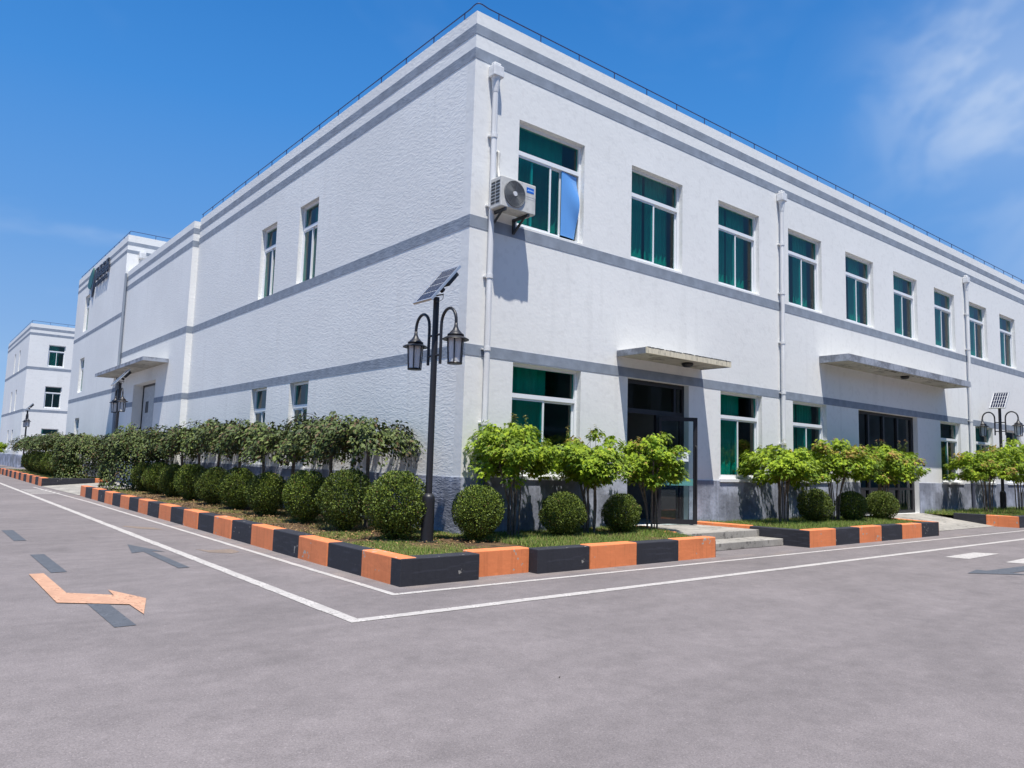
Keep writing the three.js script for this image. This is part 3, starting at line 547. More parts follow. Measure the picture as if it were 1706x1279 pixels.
/* ---------- kerbs, planting beds, steps, ramps ---------- */
const KH = .33, KW = .23;
function kerb(label, runs, seed) {                     // runs: [[x0,z0],[x1,z1], first colour, count]; the line is the outer face, bed to its left
  const t = thing('planter_kerb', label, 'kerb', [runs[0].a[0], 0, runs[0].a[1]], 'striped kerbs round the planting beds'); const r = rng(seed);
  for (const { a, b, n, first, h = KH } of runs) {
    const L = Math.hypot(b[0] - a[0], b[1] - a[1]), ang = Math.atan2(-(b[1] - a[1]), b[0] - a[0]), w = L / n;
    for (let i = 0; i < n; i++) {
      const j = () => (r() - .5) * .012, g = rbox(.003, w - .003, -.1, h + j() * 1.6, -KW, j() * 1.5, .016, 2);
      g.attributes.uv.array.forEach((v, k, arr) => { arr[k] = v + (k % 2 ? seed * .37 + i * .173 : i * .83 + seed * .71); });
      const blk = mesh('kerb_block', g, (first + i) % 2 ? M.kerbBlack : M.orange, t);
      blk.position.set(lerp(a[0], b[0], i / n) - runs[0].a[0], 0, lerp(a[1], b[1], i / n) - runs[0].a[1]); blk.rotation.y = ang;
    }
  }
  return t;
}
// outer face walks so that the bed lies on the left of travel (local -z)
kerb('long orange and black kerb of the corner bed, round the near lamp post', [
  { a: [-2.66, -17.65], b: [-2.66, 2.6], n: 21, first: 1 - 1 },
  { a: [-2.66, 2.6], b: [-1.50, 2.6], n: 1, first: 1 },
  { a: [-1.50, 2.44], b: [-.52, 2.43], n: 1, first: 0 },
  { a: [-.52, 2.60], b: [3.46, 2.60], n: 4, first: 1 },
  { a: [3.46, 2.60], b: [4.55, .1], n: 2, first: 1, h: .28 },
].map((k) => k), 1);
kerb('orange and black kerb of the middle bed between entrance steps and ramp', [
  { a: [6.12, .15], b: [6.55, 2.56], n: 2, first: 0 },
  { a: [6.55, 2.56], b: [12.62, 2.56], n: 6, first: 0 },
  { a: [12.62, 2.56], b: [13.2, .1], n: 2, first: 0 },
], 2);
kerb('orange and black kerb of the bed right of the ramp', [
  { a: [17.95, .9], b: [18.35, 2.55], n: 2, first: 1 },
  { a: [18.35, 2.55], b: [30.35, 2.55], n: 12, first: 1 },
], 3);
kerb('orange and black kerb of the distant bed beyond the driveway', [
  { a: [-2.85, -42], b: [-2.85, -24.85], n: 18, first: 1 },
  { a: [-2.85, -24.85], b: [-.95, -24.85], n: 1, first: 1 },
  { a: [-.95, -24.85], b: [-.45, -24.85], n: 1, first: 0 },
], 4);
function bed(name, quads, y, seed) {
  const gs = [];
  for (const q of quads) {
    const nx = Math.max(4, Math.round(Math.hypot(q[1][0] - q[0][0], q[1][1] - q[0][1]) / .16)), nz = Math.max(4, Math.round(Math.hypot(q[3][0] - q[0][0], q[3][1] - q[0][1]) / .16)), pos = [], idx = [], uv = [];
    for (let j = 0; j <= nz; j++) for (let i = 0; i <= nx; i++) {
      const u = i / nx, v = j / nz, x = lerp(lerp(q[0][0], q[1][0], u), lerp(q[3][0], q[2][0], u), v), z = lerp(lerp(q[0][1], q[1][1], u), lerp(q[3][1], q[2][1], u), v);
      pos.push(x, y + .05 * (vnoise(x * 2.2 + 99, z * 2.2 + 99, 512, 512, seed) - .5) + .02 * (vnoise(x * 7 + 99, z * 7 + 99, 2048, 2048, seed + 1) - .5), z); uv.push(x, z);
    }
    for (let j = 0; j < nz; j++) for (let i = 0; i < nx; i++) { const a = j * (nx + 1) + i; idx.push(a, a + nx + 1, a + 1, a + 1, a + nx + 1, a + nx + 2); }
    const g = new THREE.BufferGeometry(); g.setAttribute('position', new THREE.Float32BufferAttribute(pos, 3)); g.setAttribute('uv', new THREE.Float32BufferAttribute(uv, 2)); g.setIndex(idx); g.computeVertexNormals(); gs.push(g);
  }
  structure(name, merge(gs), M.soil);
}
const bedLeft = [[-2.5, -17.4], [-.015, -17.4], [-.015, 0], [-2.5, 0]], bedCorner = [[-2.5, 0], [0, .0], [0, 2.38], [-2.5, 2.38]], bedFront = [[0, .02], [4.4, .02], [3.4, 2.38], [0, 2.38]];
const bedMid = [[6.2, .02], [13.1, .02], [12.5, 2.36], [6.7, 2.36]], bedRight = [[18.0, .02], [31, .02], [31, 2.36], [18.5, 2.36]], bedFar = [[-2.7, -42], [-.35, -42], [-.35, -25.0], [-2.7, -25.0]];
bed('soil', [bedLeft, bedCorner, bedFront], .25, 201); bed('soil', [bedMid], .25, 211); bed('soil', [bedRight], .25, 221); bed('soil', [bedFar], .25, 231);
{
  const s = thing('entrance_steps', 'pale concrete landing and step before the glass entrance', 'steps', [3.5, 0, 0]);
  const slabPoly = (pts, y0, y1) => { const sh = new THREE.Shape(pts.map(([x, z]) => new THREE.Vector2(x - 3.5, -z))); return uvBox(new THREE.ExtrudeGeometry(sh, { depth: y1 - y0 - .02, bevelEnabled: true, bevelSize: .01, bevelThickness: .01, bevelSegments: 2 }).rotateX(-Math.PI / 2).translate(0, y0 + .01, 0)); };
  mesh('landing', slabPoly([[4.62, .02], [6.10, .02], [6.36, 1.55], [3.95, 1.55]], 0, .27), M.slab, s);
  mesh('step', slabPoly([[3.92, 1.57], [6.37, 1.57], [6.42, 2.05], [3.72, 2.05]], 0, .135), M.slab, s);
}
{
  const wedge = (pts) => { // pts: [x, y, z] high edge a,b then low edge c,d
    const [a, b, c, d] = pts, f = (p) => [p[0], 0, p[2]]; const tri = [a, d, c, a, c, b, a, f(a), d, b, c, f(b)];
    const g = new THREE.BufferGeometry(); g.setAttribute('position', new THREE.Float32BufferAttribute(tri.flat(), 3)); return uvBox(g);
  };
  structure('ramp', wedge([[13.4, .27, .02], [17.9, .27, .02], [18.3, .008, 1.95], [12.75, .008, 1.95]]), M.slab);
  structure('ramp', wedge([[-.2, .2, -24.8], [-.2, .2, -17.9], [-2.66, .008, -17.9], [-2.85, .008, -24.8]]), M.slab);
  structure('recess_floor', box(-.2, .3, 0, .2, -22.9, -19.5), M.slab);
}

/* ---------- street lamps ---------- */
function makeLamp(half) {
  const t = new THREE.Group(); t.name = numbered('street_lamp');
  mesh('post_base', merge([lathe([[0, .74], [.06, .74], [.085, .70], [.095, .68], [.098, .62], [.098, .03], [.12, .0], [0, 0]], 20), rod([0, .0, 0], [0, .025, 0], .16, .16, 20)]), M.black, t);
  mesh('post', rod([0, .7, 0], [0, 3.78, 0], .052, .048, 16), M.black, t);
  for (const s of [-1, 1]) {
    const r0 = .17, off = .17, top = 3.33, pts = [[0, 2.72, s * off], [0, 3.0, s * off], [0, top, s * off]];
    const c = (half + off) / 2, rad = (half - off) / 2; for (let i = 1; i <= 8; i++) { const a = Math.PI - i * Math.PI / 8; pts.push([0, top + Math.sin(a) * rad * 1.15, s * (c + Math.cos(a) * rad)]); }
    pts.push([0, top - .05, s * half]);
    const arm = mesh('arm', merge([tube(pts, .024, 60, 8), rod([0, 2.86, 0], [0, 2.86, s * off], .018, .018, 8), rod([0, 3.18, 0], [0, 3.18, s * off], .018, .018, 8)]), M.black, t);
    const y = top - .05, z = s * half;
    const lan = mesh('lantern', merge([
      lathe([[.0, .02], [.025, .02], [.03, -.03], [.05, -.08], [.10, -.135], [.125, -.15], [.125, -.175], [.0, -.175]], 20).translate(0, y, z),
      lathe([[.115, -.175], [.205, -.225], [.2, -.237], [.11, -.195]], 20).translate(0, y, z),
      lathe([[.0, -.60], [.112, -.60], [.116, -.575], [.0, -.57]], 16).translate(0, y, z)]), M.black, t);
    const bars = []; for (let i = 0; i < 6; i++) { const a = i * Math.PI / 3 + .2; bars.push(rod([.13 * Math.cos(a), y - .19, z + .13 * Math.sin(a)], [.108 * Math.cos(a), y - .585, z + .108 * Math.sin(a)], .011, .011, 6)); }
    mesh('lantern_bars', merge(bars), M.black, lan);
    mesh('lantern_shade', lathe([[.118, -.19], [.098, -.575]], 20).translate(0, y, z), M.lampGlass, lan);
  }
  const p = new THREE.Group(); p.name = 'solar_panel'; p.position.set(.0, 3.98, 0); p.rotation.z = 50 * R; t.add(p);
  const L = .80, Wd = .52;
  mesh('panel_frame', merge([box(-L / 2, L / 2, -.018, .018, -Wd / 2, -Wd / 2 + .025), box(-L / 2, L / 2, -.018, .018, Wd / 2 - .025, Wd / 2), box(-L / 2, -L / 2 + .025, -.018, .018, -Wd / 2 + .025, Wd / 2 - .025), box(L / 2 - .025, L / 2, -.018, .018, -Wd / 2 + .025, Wd / 2 - .025)]), M.silver, p);
  mesh('panel_back', box(-L / 2 + .025, L / 2 - .025, -.006, .006, -Wd / 2 + .025, Wd / 2 - .025), M.cellBack, p);
  const cells = [], nx = 4, nz = 6, cw = (L - .07) / nx, cd = (Wd - .07) / nz; for (let i = 0; i < nx; i++) for (let k = 0; k < nz; k++) cells.push(box(-L / 2 + .035 + i * cw + .008, -L / 2 + .035 + (i + 1) * cw - .008, .006, .010, -Wd / 2 + .035 + k * cd + .007, -Wd / 2 + .035 + (k + 1) * cd - .007));
  mesh('solar_cells', merge(cells), M.cell, p);
  mesh('battery_box', merge([rbox(.10, .38, -.13, -.02, -.11, .11, .01), box(.07, .41, -.035, -.02, -.13, .13)]), M.acDark, p);
  mesh('panel_bracket', merge([rod([-.26, -.02, 0], [-.02, -.18, 0], .012, .012, 6), tube([[-.30, -.02, .1], [-.27, -.13, .1], [-.12, -.2, .06], [-.03, -.16, .03]], .005, 20, 5), rod([0, 0, 0], [.02, -.14, 0], .045, .045, 12)]), M.black, p);
  scene.add(t); return t;
}
const lamp = makeLamp(.565);
lamp.position.set(-1.01, .24, .6); tag(lamp, 'black twin lantern solar street lamp standing at the kerb corner', 'street lamp', 'solar street lamps');
copy(lamp, [-1.2, .24, -20.4], 'black twin lantern solar street lamp by the tall side door');
copy(lamp, [-.95, .24, -49.2], 'small distant street lamp before the far building, the taller of the two there');
copy(lamp, [2.97, .0, -71.7], 'smallest distant street lamp showing over the far bed before the lowest window');
copy(lamp, [23.2, .24, .6], 'black twin lantern solar street lamp among the trees at the right edge');

/* ---------- plants ---------- */
class Leaves {
  constructor() { this.p = []; this.n = []; this.c = []; this.i = []; }
  add(shape, x, y, z, along, normal, size, col) {
    const b = this.p.length / 3, l = Math.hypot(...along), ax = along[0] / l, ay = along[1] / l, az = along[2] / l;
    let nx = normal[0], ny = normal[1], nz = normal[2]; const d = nx * ax + ny * ay + nz * az; nx -= d * ax; ny -= d * ay; nz -= d * az; const m = Math.hypot(nx, ny, nz) || 1; nx /= m; ny /= m; nz /= m;
    const wx = ay * nz - az * ny, wy = az * nx - ax * nz, wz = ax * ny - ay * nx;
    for (const [u, v, w] of shape.pts) {
      this.p.push(x + (wx * u + ax * v + nx * w) * size, y + (wy * u + ay * v + ny * w) * size, z + (wz * u + az * v + nz * w) * size);
      const q = Math.sign(u) * shape.fold; let qx = nx - wx * q, qy = ny - wy * q, qz = nz - wz * q; const s = Math.hypot(qx, qy, qz); this.n.push(qx / s, qy / s, qz / s); this.c.push(...col);
    }
    for (const t of shape.tris) this.i.push(b + t[0], b + t[1], b + t[2]);
  }
  build() { const g = new THREE.BufferGeometry(); g.setAttribute('position', new THREE.Float32BufferAttribute(this.p, 3)); g.setAttribute('normal', new THREE.Float32BufferAttribute(this.n, 3)); g.setAttribute('color', new THREE.Float32BufferAttribute(this.c, 3)); g.setIndex(this.i); return g; }
}
const SMALL = { pts: [[0, 0, 0], [-.3, .5, .07], [0, 1, -.04], [.3, .5, .07]], tris: [[0, 3, 2], [0, 2, 1]], fold: .25 };
const OVATE = { pts: [[0, 0, 0], [-.27, .38, .06], [-.16, .75, .03], [0, 1, -.12], [.16, .75, .03], [.27, .38, .06], [0, .5, 0]], tris: [[0, 6, 1], [1, 6, 2], [2, 6, 3], [3, 6, 4], [4, 6, 5], [5, 6, 0]], fold: .3 };
const LOBED = { pts: [[0, .1, .03], [-.42, .02, -.08], [-.24, .26, .02], [-.55, .52, -.1], [-.2, .52, .02], [0, 1, -.13], [.2, .52, .02], [.55, .52, -.1], [.24, .26, .02], [.42, .02, -.08]], tris: [[0, 2, 1], [0, 4, 2], [2, 4, 3], [0, 5, 4], [0, 6, 5], [0, 8, 6], [8, 7, 6], [0, 9, 8]], fold: .2 };
const sph = (r) => { const a = r() * 6.2832, y = 2 * r() - 1, s = Math.sqrt(1 - y * y); return [s * Math.cos(a), y, s * Math.sin(a)]; };
const mixc = (a, b, t) => [lerp(a[0], b[0], t), lerp(a[1], b[1], t), lerp(a[2], b[2], t)];

function makeBall(seed, rx, ry, N, tone) {             // a clipped round bush, base at y = 0
  const r = rng(seed), L = new Leaves(), t = new THREE.Group(); t.name = 'clipped_bush';
  const lump = (d) => 1 + .15 * (vnoise(d[0] * 2.2 + 50, d[1] * 2.2 + d[2] * 2.9 + 50, 512, 512, seed) - .5) + .05 * (vnoise(d[0] * 6 + 90, d[1] * 6 + d[2] * 7 + 90, 999, 999, seed + 3) - .5);
  for (let i = 0; i < N; i++) {
    const d = sph(r), deep = Math.pow(r(), 1.7), f = lump(d) * (1 - .42 * deep) * (r() < .02 ? 1.02 + .07 * r() : 1), low = d[1] < 0 ? 1 - .34 * d[1] * d[1] : 1;
    const x = d[0] * rx * f * low, y = ry + d[1] * ry * f, z = d[2] * rx * f * low;
    if (deep < .5 && vnoise(d[0] * 5 + 200, d[1] * 5 + d[2] * 6.5 + 200, 999, 999, seed + 7) < .2) continue;
    const n = sph(r), nn = [d[0] + n[0] * .55, d[1] + n[1] * .55 + .08, d[2] + n[2] * .55], al = sph(r);
    const c = mixc([.038, .072, .010], [.20, .26, .026], Math.pow(r(), 1.35)), k = tone * (.8 + .4 * r());
    L.add(SMALL, x, y, z, [al[0] + d[0] * .9, al[1] + d[1] * .9 + .4, al[2] + d[2] * .9], nn, .026 + .016 * r(), (r() < .02 ? [.16, .09, .03] : c).map((q) => q * k));
  }
  mesh('foliage', L.build(), M.leafDark, t);
  const tw = [rod([0, -.05, 0], [0, ry * .5, 0], .035, .025, 7)]; for (let i = 0; i < 46; i++) { const d = sph(r); if (d[1] < -.55) continue; tw.push(rod([d[0] * .03, ry * .35 * r(), d[2] * .03], [d[0] * rx * .82, ry + d[1] * ry * .8, d[2] * rx * .82], .010, .003, 5, true)); }
  mesh('twigs', merge(tw), M.barkDark, t);
  return t;
}
const balls = [makeBall(301, .5, .51, 18000, 1), makeBall(302, .5, .50, 18000, .84), makeBall(303, .5, .52, 18000, 1.1), makeBall(304, .5, .49, 18000, .92)];
const firstUse = new Set();
function placeBall(k, x, z, s, label, group, sy = 1) {
  const src = balls[k % 4]; let o;
  if (!firstUse.has(src)) { firstUse.add(src); o = src; o.name = numbered('clipped_bush'); scene.add(o); } else { o = src.clone(); o.name = numbered('clipped_bush'); scene.add(o); }
  o.position.set(x, .25, z); o.scale.set(s, s * sy, s); o.rotation.y = (k * 2.39) % 6.28; o.userData = { label, category: 'bush', group };
}
const ords = ['first', 'second', 'third', 'fourth', 'fifth', 'sixth', 'seventh', 'eighth', 'ninth', 'tenth', 'eleventh'];
[[-1.33, .2], [-1.36, -1.42], [-1.37, -3.02], [-1.36, -4.95], [-1.33, -6.7], [-1.36, -8.45], [-1.35, -10.2], [-1.34, -11.9], [-1.36, -13.5], [-1.34, -15.0]].forEach(([x, z], k) =>
  placeBall(k, x, z, [1.0, .90, .84, .83, .86, .84, .87, .84, .86, .85][k], `${ords[k]} clipped round bush from the corner lamp post along the left kerb`, 'round bushes along the left kerb', [1.02, 1.16, 1.12, 1.08, 1.06, 1.1, 1.06, 1.1, 1.06, 1.08][k]));
placeBall(10, -.16, .74, .83, 'clipped round bush between the corner lamp post and the first maple', 'round bushes before the front wall');
placeBall(11, 1.50, .92, .77, 'clipped round bush between the first and second maple', 'round bushes before the front wall');
placeBall(12, 3.02, .86, .70, 'small clipped round bush just left of the open glass door', 'round bushes before the front wall');
placeBall(13, 9.62, .98, .82, 'leftmost clipped round bush of the middle bed', 'round bushes before the front wall');
placeBall(14, 11.15, 1.1, .74, 'central clipped round bush of the middle bed', 'round bushes before the front wall');
placeBall(15, 12.45, 1.25, .78, 'rightmost clipped round bush of the middle bed', 'round bushes before the front wall');
for (let k = 0; k < 7; k++) placeBall(16 + k, -1.85, -26.0 - k * 1.75, 1.08, `${ords[k]} round bush from the near end of the distant bed`, 'round bushes in the distant bed');

function makeMaple(seed, o) {                          // several thin stems under a broad ragged crown of lobed leaves
  const r = rng(seed), L = new Leaves(), t = new THREE.Group(); t.name = 'maple_tree';
  const { R0 = .72, y0 = 1.02, y1 = 1.95, pads = 44, red = .05, stems = 6, per = 66, size = .088, tone = 1 } = o;
  const tops = [];
  for (let i = 0; i < stems; i++) {
    const a = i / stems * 6.28 + r() * .6, b = .05 + .06 * r(), e = .10 + .22 * r(), h = y0 + .15 + .3 * r();
    const pts = [[b * Math.cos(a), -.1, b * Math.sin(a)], [b * 1.2 * Math.cos(a + .1) + .02 * (r() - .5), h * .4, b * 1.2 * Math.sin(a + .1)], [e * .7 * Math.cos(a) + .03 * (r() - .5), h * .78, e * .7 * Math.sin(a)], [e * 1.3 * Math.cos(a), h + .2, e * 1.3 * Math.sin(a)]];
    mesh('stem', tube(pts, .013 + .006 * r(), 18, 6), M.bark, t); tops.push(pts[3]);
  }
  const br = [], my = (y0 + y1) / 2 + .1;
  for (let i = 0; i < pads; i++) {
    const a = r() * 6.2832, q = Math.sqrt(r()), v = r(), edge = R0 * (.80 + .42 * vnoise(Math.cos(a) * 1.5 + 9, Math.sin(a) * 1.5 + 9 + v, 64, 64, seed));
    const topY = y1 - .34 * Math.pow(q, 2.6) + .30 * (vnoise(Math.cos(a) * 2 + 20 + q * 2, Math.sin(a) * 2 + 20, 64, 64, seed + 1) - .45), bot = y0 + .06 + .10 * vnoise(a * 1.4 + 5, 3, 64, 64, seed + 2) + .10 * q * q;
    const rad = q * edge, cx = rad * Math.cos(a), cz = rad * Math.sin(a), cy = lerp(bot, topY, Math.pow(v, .85)), pr = .13 + .09 * r(), tp = tops[i % stems];
    br.push(rod([tp[0], Math.min(tp[1], cy - .05), tp[2]], [cx, cy, cz], .006, .003, 5, true));
    const padRed = r() < red * (v > .7 ? 2.2 : .3), padTone = tone * (.80 + .40 * r());
    for (let k = 0; k < per; k++) {
      const d = sph(r), s = Math.cbrt(r()) * pr, x = cx + d[0] * s, y = cy + d[1] * s * .8, z = cz + d[2] * s, o = [x / R0, (y - my) / .6, z / R0];
      const al = [d[0] * .8 + o[0] * .6 + (r() - .5), -.35 - .75 * r(), d[2] * .8 + o[2] * .6 + (r() - .5)], n = [d[0] * .5 + o[0] * .7 + (r() - .5) * .9, .75 + d[1] * .4, d[2] * .5 + o[2] * .7 + (r() - .5) * .9];
      let c = mixc([.10, .19, .010], [.37, .48, .024], r()); if (padRed && r() < .7) c = mixc(c, [.46, .21, .09], .3 + .5 * r()); else if (r() < .012) c = [.42, .32, .07];
      L.add(LOBED, x, y, z, al, n, size * (.65 + .6 * r()), c.map((w) => w * padTone));
    }
  }
  for (let i = 0; i < 5; i++) {                          // shoots that stand out of the crown
    const a = r() * 6.28, q = R0 * .7 * r(), x = q * Math.cos(a), z = q * Math.sin(a), h = .12 + .16 * r(), yb = y1 - .12; br.push(rod([x, yb - .3, z], [x, yb + h, z], .005, .002, 5, true));
    for (let k = 0; k < 12; k++) { const b = r() * 6.28; L.add(LOBED, x, yb + h * (k / 11), z, [Math.cos(b), -.1, Math.sin(b)], [.4 * Math.cos(b), 1, .4 * Math.sin(b)], size * .75, k > 8 ? mixc([.3, .36, .04], [.42, .19, .08], red > .1 ? .8 : .3) : [.27, .36, .04]); }
  }
  mesh('crown', L.build(), M.leaf, t); mesh('branches', merge(br), M.barkDark, t);
  return t;
}
function maple(seed, x, z, o, label, group, scl = 1) { const t = makeMaple(seed, o); t.name = numbered('maple_tree'); t.position.set(x, .22, z); t.scale.setScalar(scl); tag(t, label, 'tree', group); scene.add(t); return t; }
const GF = 'bushy maples before the front wall';
maple(401, .66, .62, { R0: .70, y0: .93, y1: 1.95, pads: 66, red: .02 }, 'bright green multi stemmed maple nearest the building corner', GF);
maple(402, 2.35, .70, { R0: .64, y0: .86, y1: 1.82, pads: 62, red: .03 }, 'bright green multi stemmed maple between two round bushes, left of the door', GF);
maple(403, 3.75, .95, { R0: .54, y0: .82, y1: 1.80, pads: 50, red: .02 }, 'bright green maple overlapping the open glass door', GF);
maple(404, 8.5, .85, { R0: .86, y0: .88, y1: 1.85, pads: 74, red: .05 }, 'leftmost maple of the middle bed, before the downpipe', GF);
maple(405, 10.75, .9, { R0: .82, y0: .92, y1: 2.02, pads: 70, red: .16 }, 'central maple of the middle bed with reddish tips', GF);
const mapleC = maple(406, 13.3, .9, { R0: .98, y0: .95, y1: 2.05, pads: 84, red: .18 }, 'rightmost maple of the middle bed before the glazed entrance', GF);
maple(407, 20.1, 1.15, { R0: 1.1, y0: 1.0, y1: 2.15, pads: 90, red: .1 }, 'maple left of the lamp post at the right edge', GF);
maple(408, 22.9, 1.2, { R0: 1.2, y0: 1.0, y1: 2.4, pads: 90, red: .1 }, 'maple cut by the right edge behind the lamp post', GF);
copy(mapleC, [-1.85, 0, -61], 'yellow green tree just showing at the far left edge'); 

function makeWeeper(seed, o) {                         // a thin trunk under a dome of drooping branches
  const r = rng(seed), L = new Leaves(), t = new THREE.Group(); t.name = 'weeping_tree';
  const { R0 = 1.0, top = 1.92, drop = .55, arms = 46, tone = 1, low = 0, skirt = 0 } = o;
  mesh('trunk', merge([tube([[0, -.1, 0], [.02 * (r() - .5), .6, .02], [.04 * (r() - .5), 1.2, -.01], [0, top - .22, 0]], .034, 16, 8), rod([0, -.1, 0], [0, .2, 0], .05, .036, 8)]), M.bark, t);
  const br = [];
  for (let i = 0; i < arms; i++) {
    const a = r() * 6.2832, len = R0 * (.30 + .75 * Math.sqrt(r())), up = .02 + .34 * r() * r(), dr = drop * (.35 + .9 * r()) * (low ? (r() < .6 ? low : 1) : 1), n = 10, pts = [];
    const sway = (r() - .5) * .5;
    for (let k = 0; k <= n; k++) { const u = k / n, rr = len * Math.sin(u * 1.45) / Math.sin(1.45); pts.push([rr * Math.cos(a + sway * u), top - .22 + up * Math.sin(Math.min(1, u * 1.6) * Math.PI / 1.6) * 1.6 - dr * u * u * u, rr * Math.sin(a + sway * u)]); }
    br.push(tube(pts, .006, 12, 4));
    const m = Math.round(26 + 30 * len * (1 + dr * .7));
    for (let k = 0; k < m; k++) {
      const u = Math.pow((k + r()) / m, .8), f = u * n, q = Math.min(n - 1, Math.floor(f)), w = f - q, p = [0, 1, 2].map((d) => lerp(pts[q][d], pts[q + 1][d], w));
      const ja = sph(r), x = p[0] + ja[0] * .10, y = p[1] + ja[1] * .085, z = p[2] + ja[2] * .10, out = [Math.cos(a + sway), 0, Math.sin(a + sway)];
      const al = [out[0] * .6 + (r() - .5) * 1.7, -.15 - .8 * r(), out[2] * .6 + (r() - .5) * 1.7], nn = [out[0] * .8 + (r() - .5), .9 * (1 - u) + .35, out[2] * .8 + (r() - .5)];
      let c = mixc([.034, .058, .014], [.13, .17, .034], Math.pow(r(), 1.2)); if (r() < .09) c = mixc(c, [.12, .055, .03], .7); 
      L.add(OVATE, x, y, z, al, nn, .070 + .04 * r(), c.map((v) => v * tone));
    }
  }
  for (let i = 0; i < skirt; i++) { // leaves of the branches that hang to the ground
    const a = r() * 6.28, y = .08 + 1.5 * Math.pow(r(), .8), rad = R0 * (.78 + .2 * vnoise(a * 2 + 9, y * 3 + 9, 64, 64, seed)) * Math.sqrt(1 - Math.pow(y / 1.95, 3)) * (1 - .3 * r() * r()), n = sph(r);
    let c = mixc([.034, .058, .014], [.13, .17, .034], Math.pow(r(), 1.2)); if (r() < .08) c = mixc(c, [.12, .055, .03], .7);
    L.add(OVATE, rad * Math.cos(a), y, rad * Math.sin(a), [Math.cos(a) * .6 + n[0] * .8, -.5 - .6 * r(), Math.sin(a) * .6 + n[2] * .8], [Math.cos(a) * .8 + n[0] * .6, .5 + .5 * r(), Math.sin(a) * .8 + n[2] * .6], .07 + .04 * r(), c.map((v) => v * tone));
  }
  for (let i = 0; i < 9; i++) { // upright shoots along the top
    const a = r() * 6.28, q = R0 * .75 * Math.sqrt(r()), x = q * Math.cos(a), z = q * Math.sin(a), h = .10 + .20 * r(), yb = top - .12 - .12 * q; br.push(rod([x, yb - .1, z], [x + .04, yb + h, z], .004, .002, 5, true));
    for (let k = 0; k < 16; k++) { const b = r() * 6.28; L.add(OVATE, x + .04 * k / 16, yb + h * k / 15, z, [Math.cos(b), -.3, Math.sin(b)], [.5 * Math.cos(b), 1, .5 * Math.sin(b)], .075, mixc([.04, .07, .016], [.16, .19, .04], r())); }
  }
  mesh('crown', L.build(), M.leafDark, t); mesh('branches', merge(br), M.barkDark, t);
  return t;
}
const weepers = [makeWeeper(501, { arms: 74, R0: 1.06, drop: .46 }), makeWeeper(502, { arms: 68, R0: 1.0, drop: .42, top: 1.98, tone: .9 }), makeWeeper(503, { arms: 78, R0: 1.1, drop: .5, top: 1.88, tone: 1.1 })];
const weeperUsed = new Set();
function placeWeeper(k, x, z, label, group, turn, sc = [1, 1, 1]) {
  const src = weepers[k % 3]; let o = src; if (weeperUsed.has(src)) o = src.clone(); weeperUsed.add(src);
  o.name = numbered('weeping_tree'); scene.add(o); o.position.set(x, .22, z); o.rotation.y = turn; o.scale.set(...sc); o.userData = { label, category: 'tree', group };
}
const GW = 'weeping trees behind the round bushes of the left bed';
[-1.72, -3.2, -5.05, -6.7, -8.3, -9.9, -11.5, -13.2, -14.9].forEach((z, k) => placeWeeper(k, -.8, z, `${ords[k]} dark weeping tree from the corner lamp post along the side wall`, GW, k * 2.1, [1, [.93, .95, .92, .95, .93, 1.08, .92, .94, .92][k], k ? 1.05 : .98]));
{ const t = makeWeeper(511, { arms: 120, R0: 1.15, low: 1.8, drop: .5, top: 1.85, skirt: 5200 }); t.name = numbered('weeping_tree'); scene.add(t); t.position.set(-1.35, .22, -16.5); tag(t, 'weeping tree that trails to the ground at the driveway end of the left bed', 'tree', GW); }
{ const t = makeWeeper(512, { arms: 120, R0: 1.15, low: 1.8, drop: .5, top: 1.75, skirt: 4200 }); t.name = numbered('weeping_tree'); scene.add(t); t.position.set(-1.3, .22, -26.0); tag(t, 'weeping tree at the near end of the distant bed, trailing low', 'tree', 'weeping trees of the distant bed'); }
for (let k = 0; k < 6; k++) placeWeeper(k + 1, -1.55, -28.2 - k * 2.1, `${ords[k + 1]} weeping tree from the near end of the distant bed`, 'weeping trees of the distant bed', k * 1.7, [1.15, .92, 1.1]);

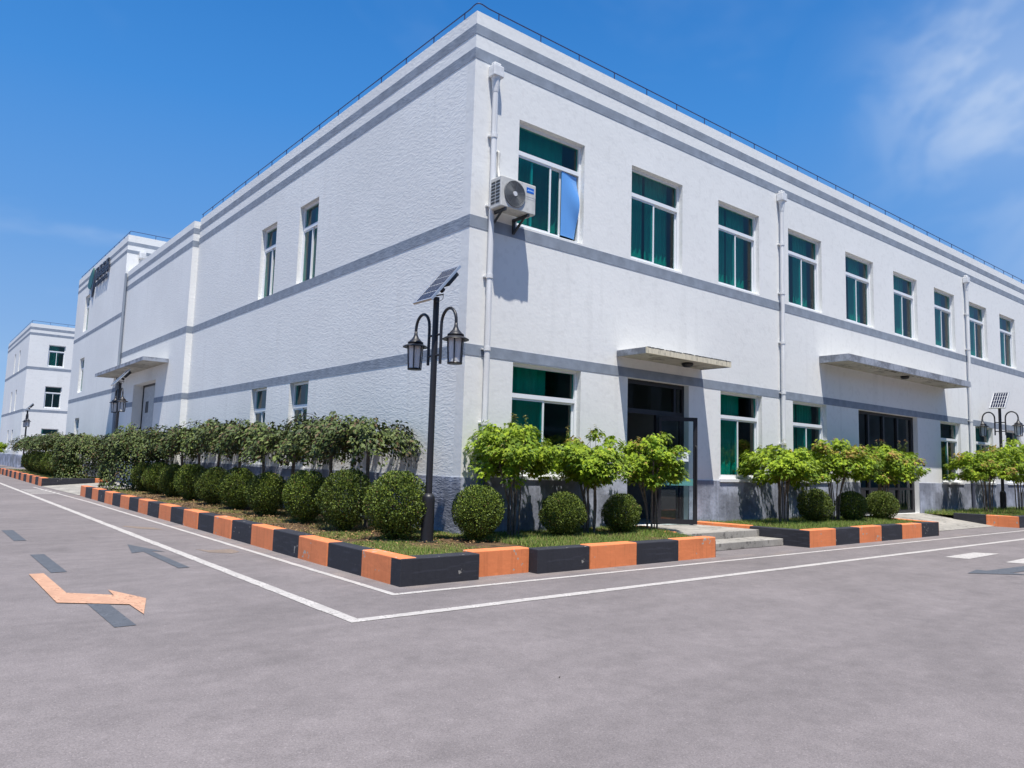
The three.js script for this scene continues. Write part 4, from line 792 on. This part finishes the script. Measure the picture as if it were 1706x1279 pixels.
/* ---------- grass and litter ---------- */
function grass(name, label, quads, n, hgt, straw, seed, cover = .3) {
  const r = rng(seed), g = new THREE.BufferGeometry();
  g.setAttribute('position', new THREE.Float32BufferAttribute([-.0035, 0, 0, .0035, 0, 0, -.0025, .5, .06, .0025, .5, .06, 0, 1, .28], 3)); g.setIndex([0, 1, 3, 0, 3, 2, 2, 3, 4]); g.computeVertexNormals();
  const list = []; const area = quads.map((q) => Math.abs((q[2][0] - q[0][0]) * (q[2][1] - q[0][1]))), tot = area.reduce((a, b) => a + b, 0);
  quads.forEach((q, qi) => { const want = Math.round(n * area[qi] / tot); let tries = 0, got = 0; while (got < want && tries++ < want * 6) {
    const u = r(), v = r(), x = lerp(lerp(q[0][0], q[1][0], u), lerp(q[3][0], q[2][0], u), v), z = lerp(lerp(q[0][1], q[1][1], u), lerp(q[3][1], q[2][1], u), v);
    const d = fbm((x + 60) / 200, (z + 60) / 200, 220, 220, 3, seed); if (d < cover + .25 * r()) continue; list.push([x, z, d]); got++;
  } });
  const im = new THREE.InstancedMesh(g, M.grass, list.length), o = new THREE.Object3D(), c = new THREE.Color();
  list.forEach(([x, z, d], i) => {
    const h = hgt * (.35 + .9 * r()) * (.6 + .9 * d); o.position.set(x, .235, z); o.rotation.set((r() - .5) * .9, r() * 6.28, (r() - .5) * .9, 'YXZ'); o.scale.set(1 + .8 * r(), h, h); o.updateMatrix(); im.setMatrixAt(i, o.matrix);
    const dry = r() < straw * (1.6 - d * 1.2), t = r(); im.setColorAt(i, dry ? c.setRGB(lerp(.30, .52, t), lerp(.25, .43, t), lerp(.08, .17, t)) : c.setRGB(lerp(.10, .28, t), lerp(.18, .39, t), lerp(.02, .05, t)));
  });
  im.name = numbered(name); im.castShadow = im.receiveShadow = true; scene.add(im); tag(im, label, 'grass', null, 'stuff');
}
grass('grass', 'green and straw coloured grass round the corner lamp post', [[[-2.46, -1.2], [-.03, -1.2], [-.03, 0], [-2.46, 0]], bedCorner], 34000, .05, .35, 601, .25);
grass('grass', 'green grass under the first maples and round bushes by the door', [bedFront], 36000, .08, .22, 602, .15);
grass('grass', 'thin dry grass along the left bed', [[[-2.46, -17.3], [-.03, -17.3], [-.03, -1.2], [-2.46, -1.2]]], 52000, .045, .78, 603, .36);
grass('grass', 'green grass of the middle bed', [bedMid], 40000, .10, .15, 604, .15);
grass('grass', 'green grass of the bed at the right edge', [bedRight], 26000, .15, .15, 605, .15);
grass('grass', 'grass of the distant bed', [bedFar], 16000, .08, .4, 606, .3);
{
  const r = rng(61), g = new THREE.BufferGeometry(); g.setAttribute('position', new THREE.Float32BufferAttribute([0, 0, 0, -.3, .4, .12, 0, 1, .05, .3, .4, .12], 3)); g.setIndex([0, 3, 2, 0, 2, 1]); g.computeVertexNormals();
  const n = 5200, im = new THREE.InstancedMesh(g, M.litter, n), o = new THREE.Object3D(), c = new THREE.Color();
  for (let i = 0; i < n; i++) { const x = -2.45 + 2.4 * r(), z = -17.2 + 18.4 * r(); o.position.set(x, .262 + .02 * r(), z); o.rotation.set(-Math.PI / 2 + (r() - .5) * .9, r() * 6.28, (r() - .5), 'YXZ'); o.scale.setScalar(.03 + .035 * r()); o.updateMatrix(); im.setMatrixAt(i, o.matrix); const t = r(); im.setColorAt(i, c.setRGB(lerp(.12, .36, t), lerp(.07, .22, t), lerp(.03, .10, t))); }
  im.name = 'fallen_leaves'; scene.add(im); tag(im, 'fallen brown leaves strewn over the left bed', 'leaves', null, 'stuff');
}
{ // a bit of twig on the open road
  const t = tag(mesh('twig', tube([[-.018, 0, 0], [0, .004, .002], [.02, .001, 0]], .0025, 8, 5).translate(0, .003, 0), M.barkDark), 'tiny dark twig lying on the open road', 'twig'); t.position.set(-3.6, 0, 6.35); t.rotation.y = .65;
}
renderer.render(scene, camera);
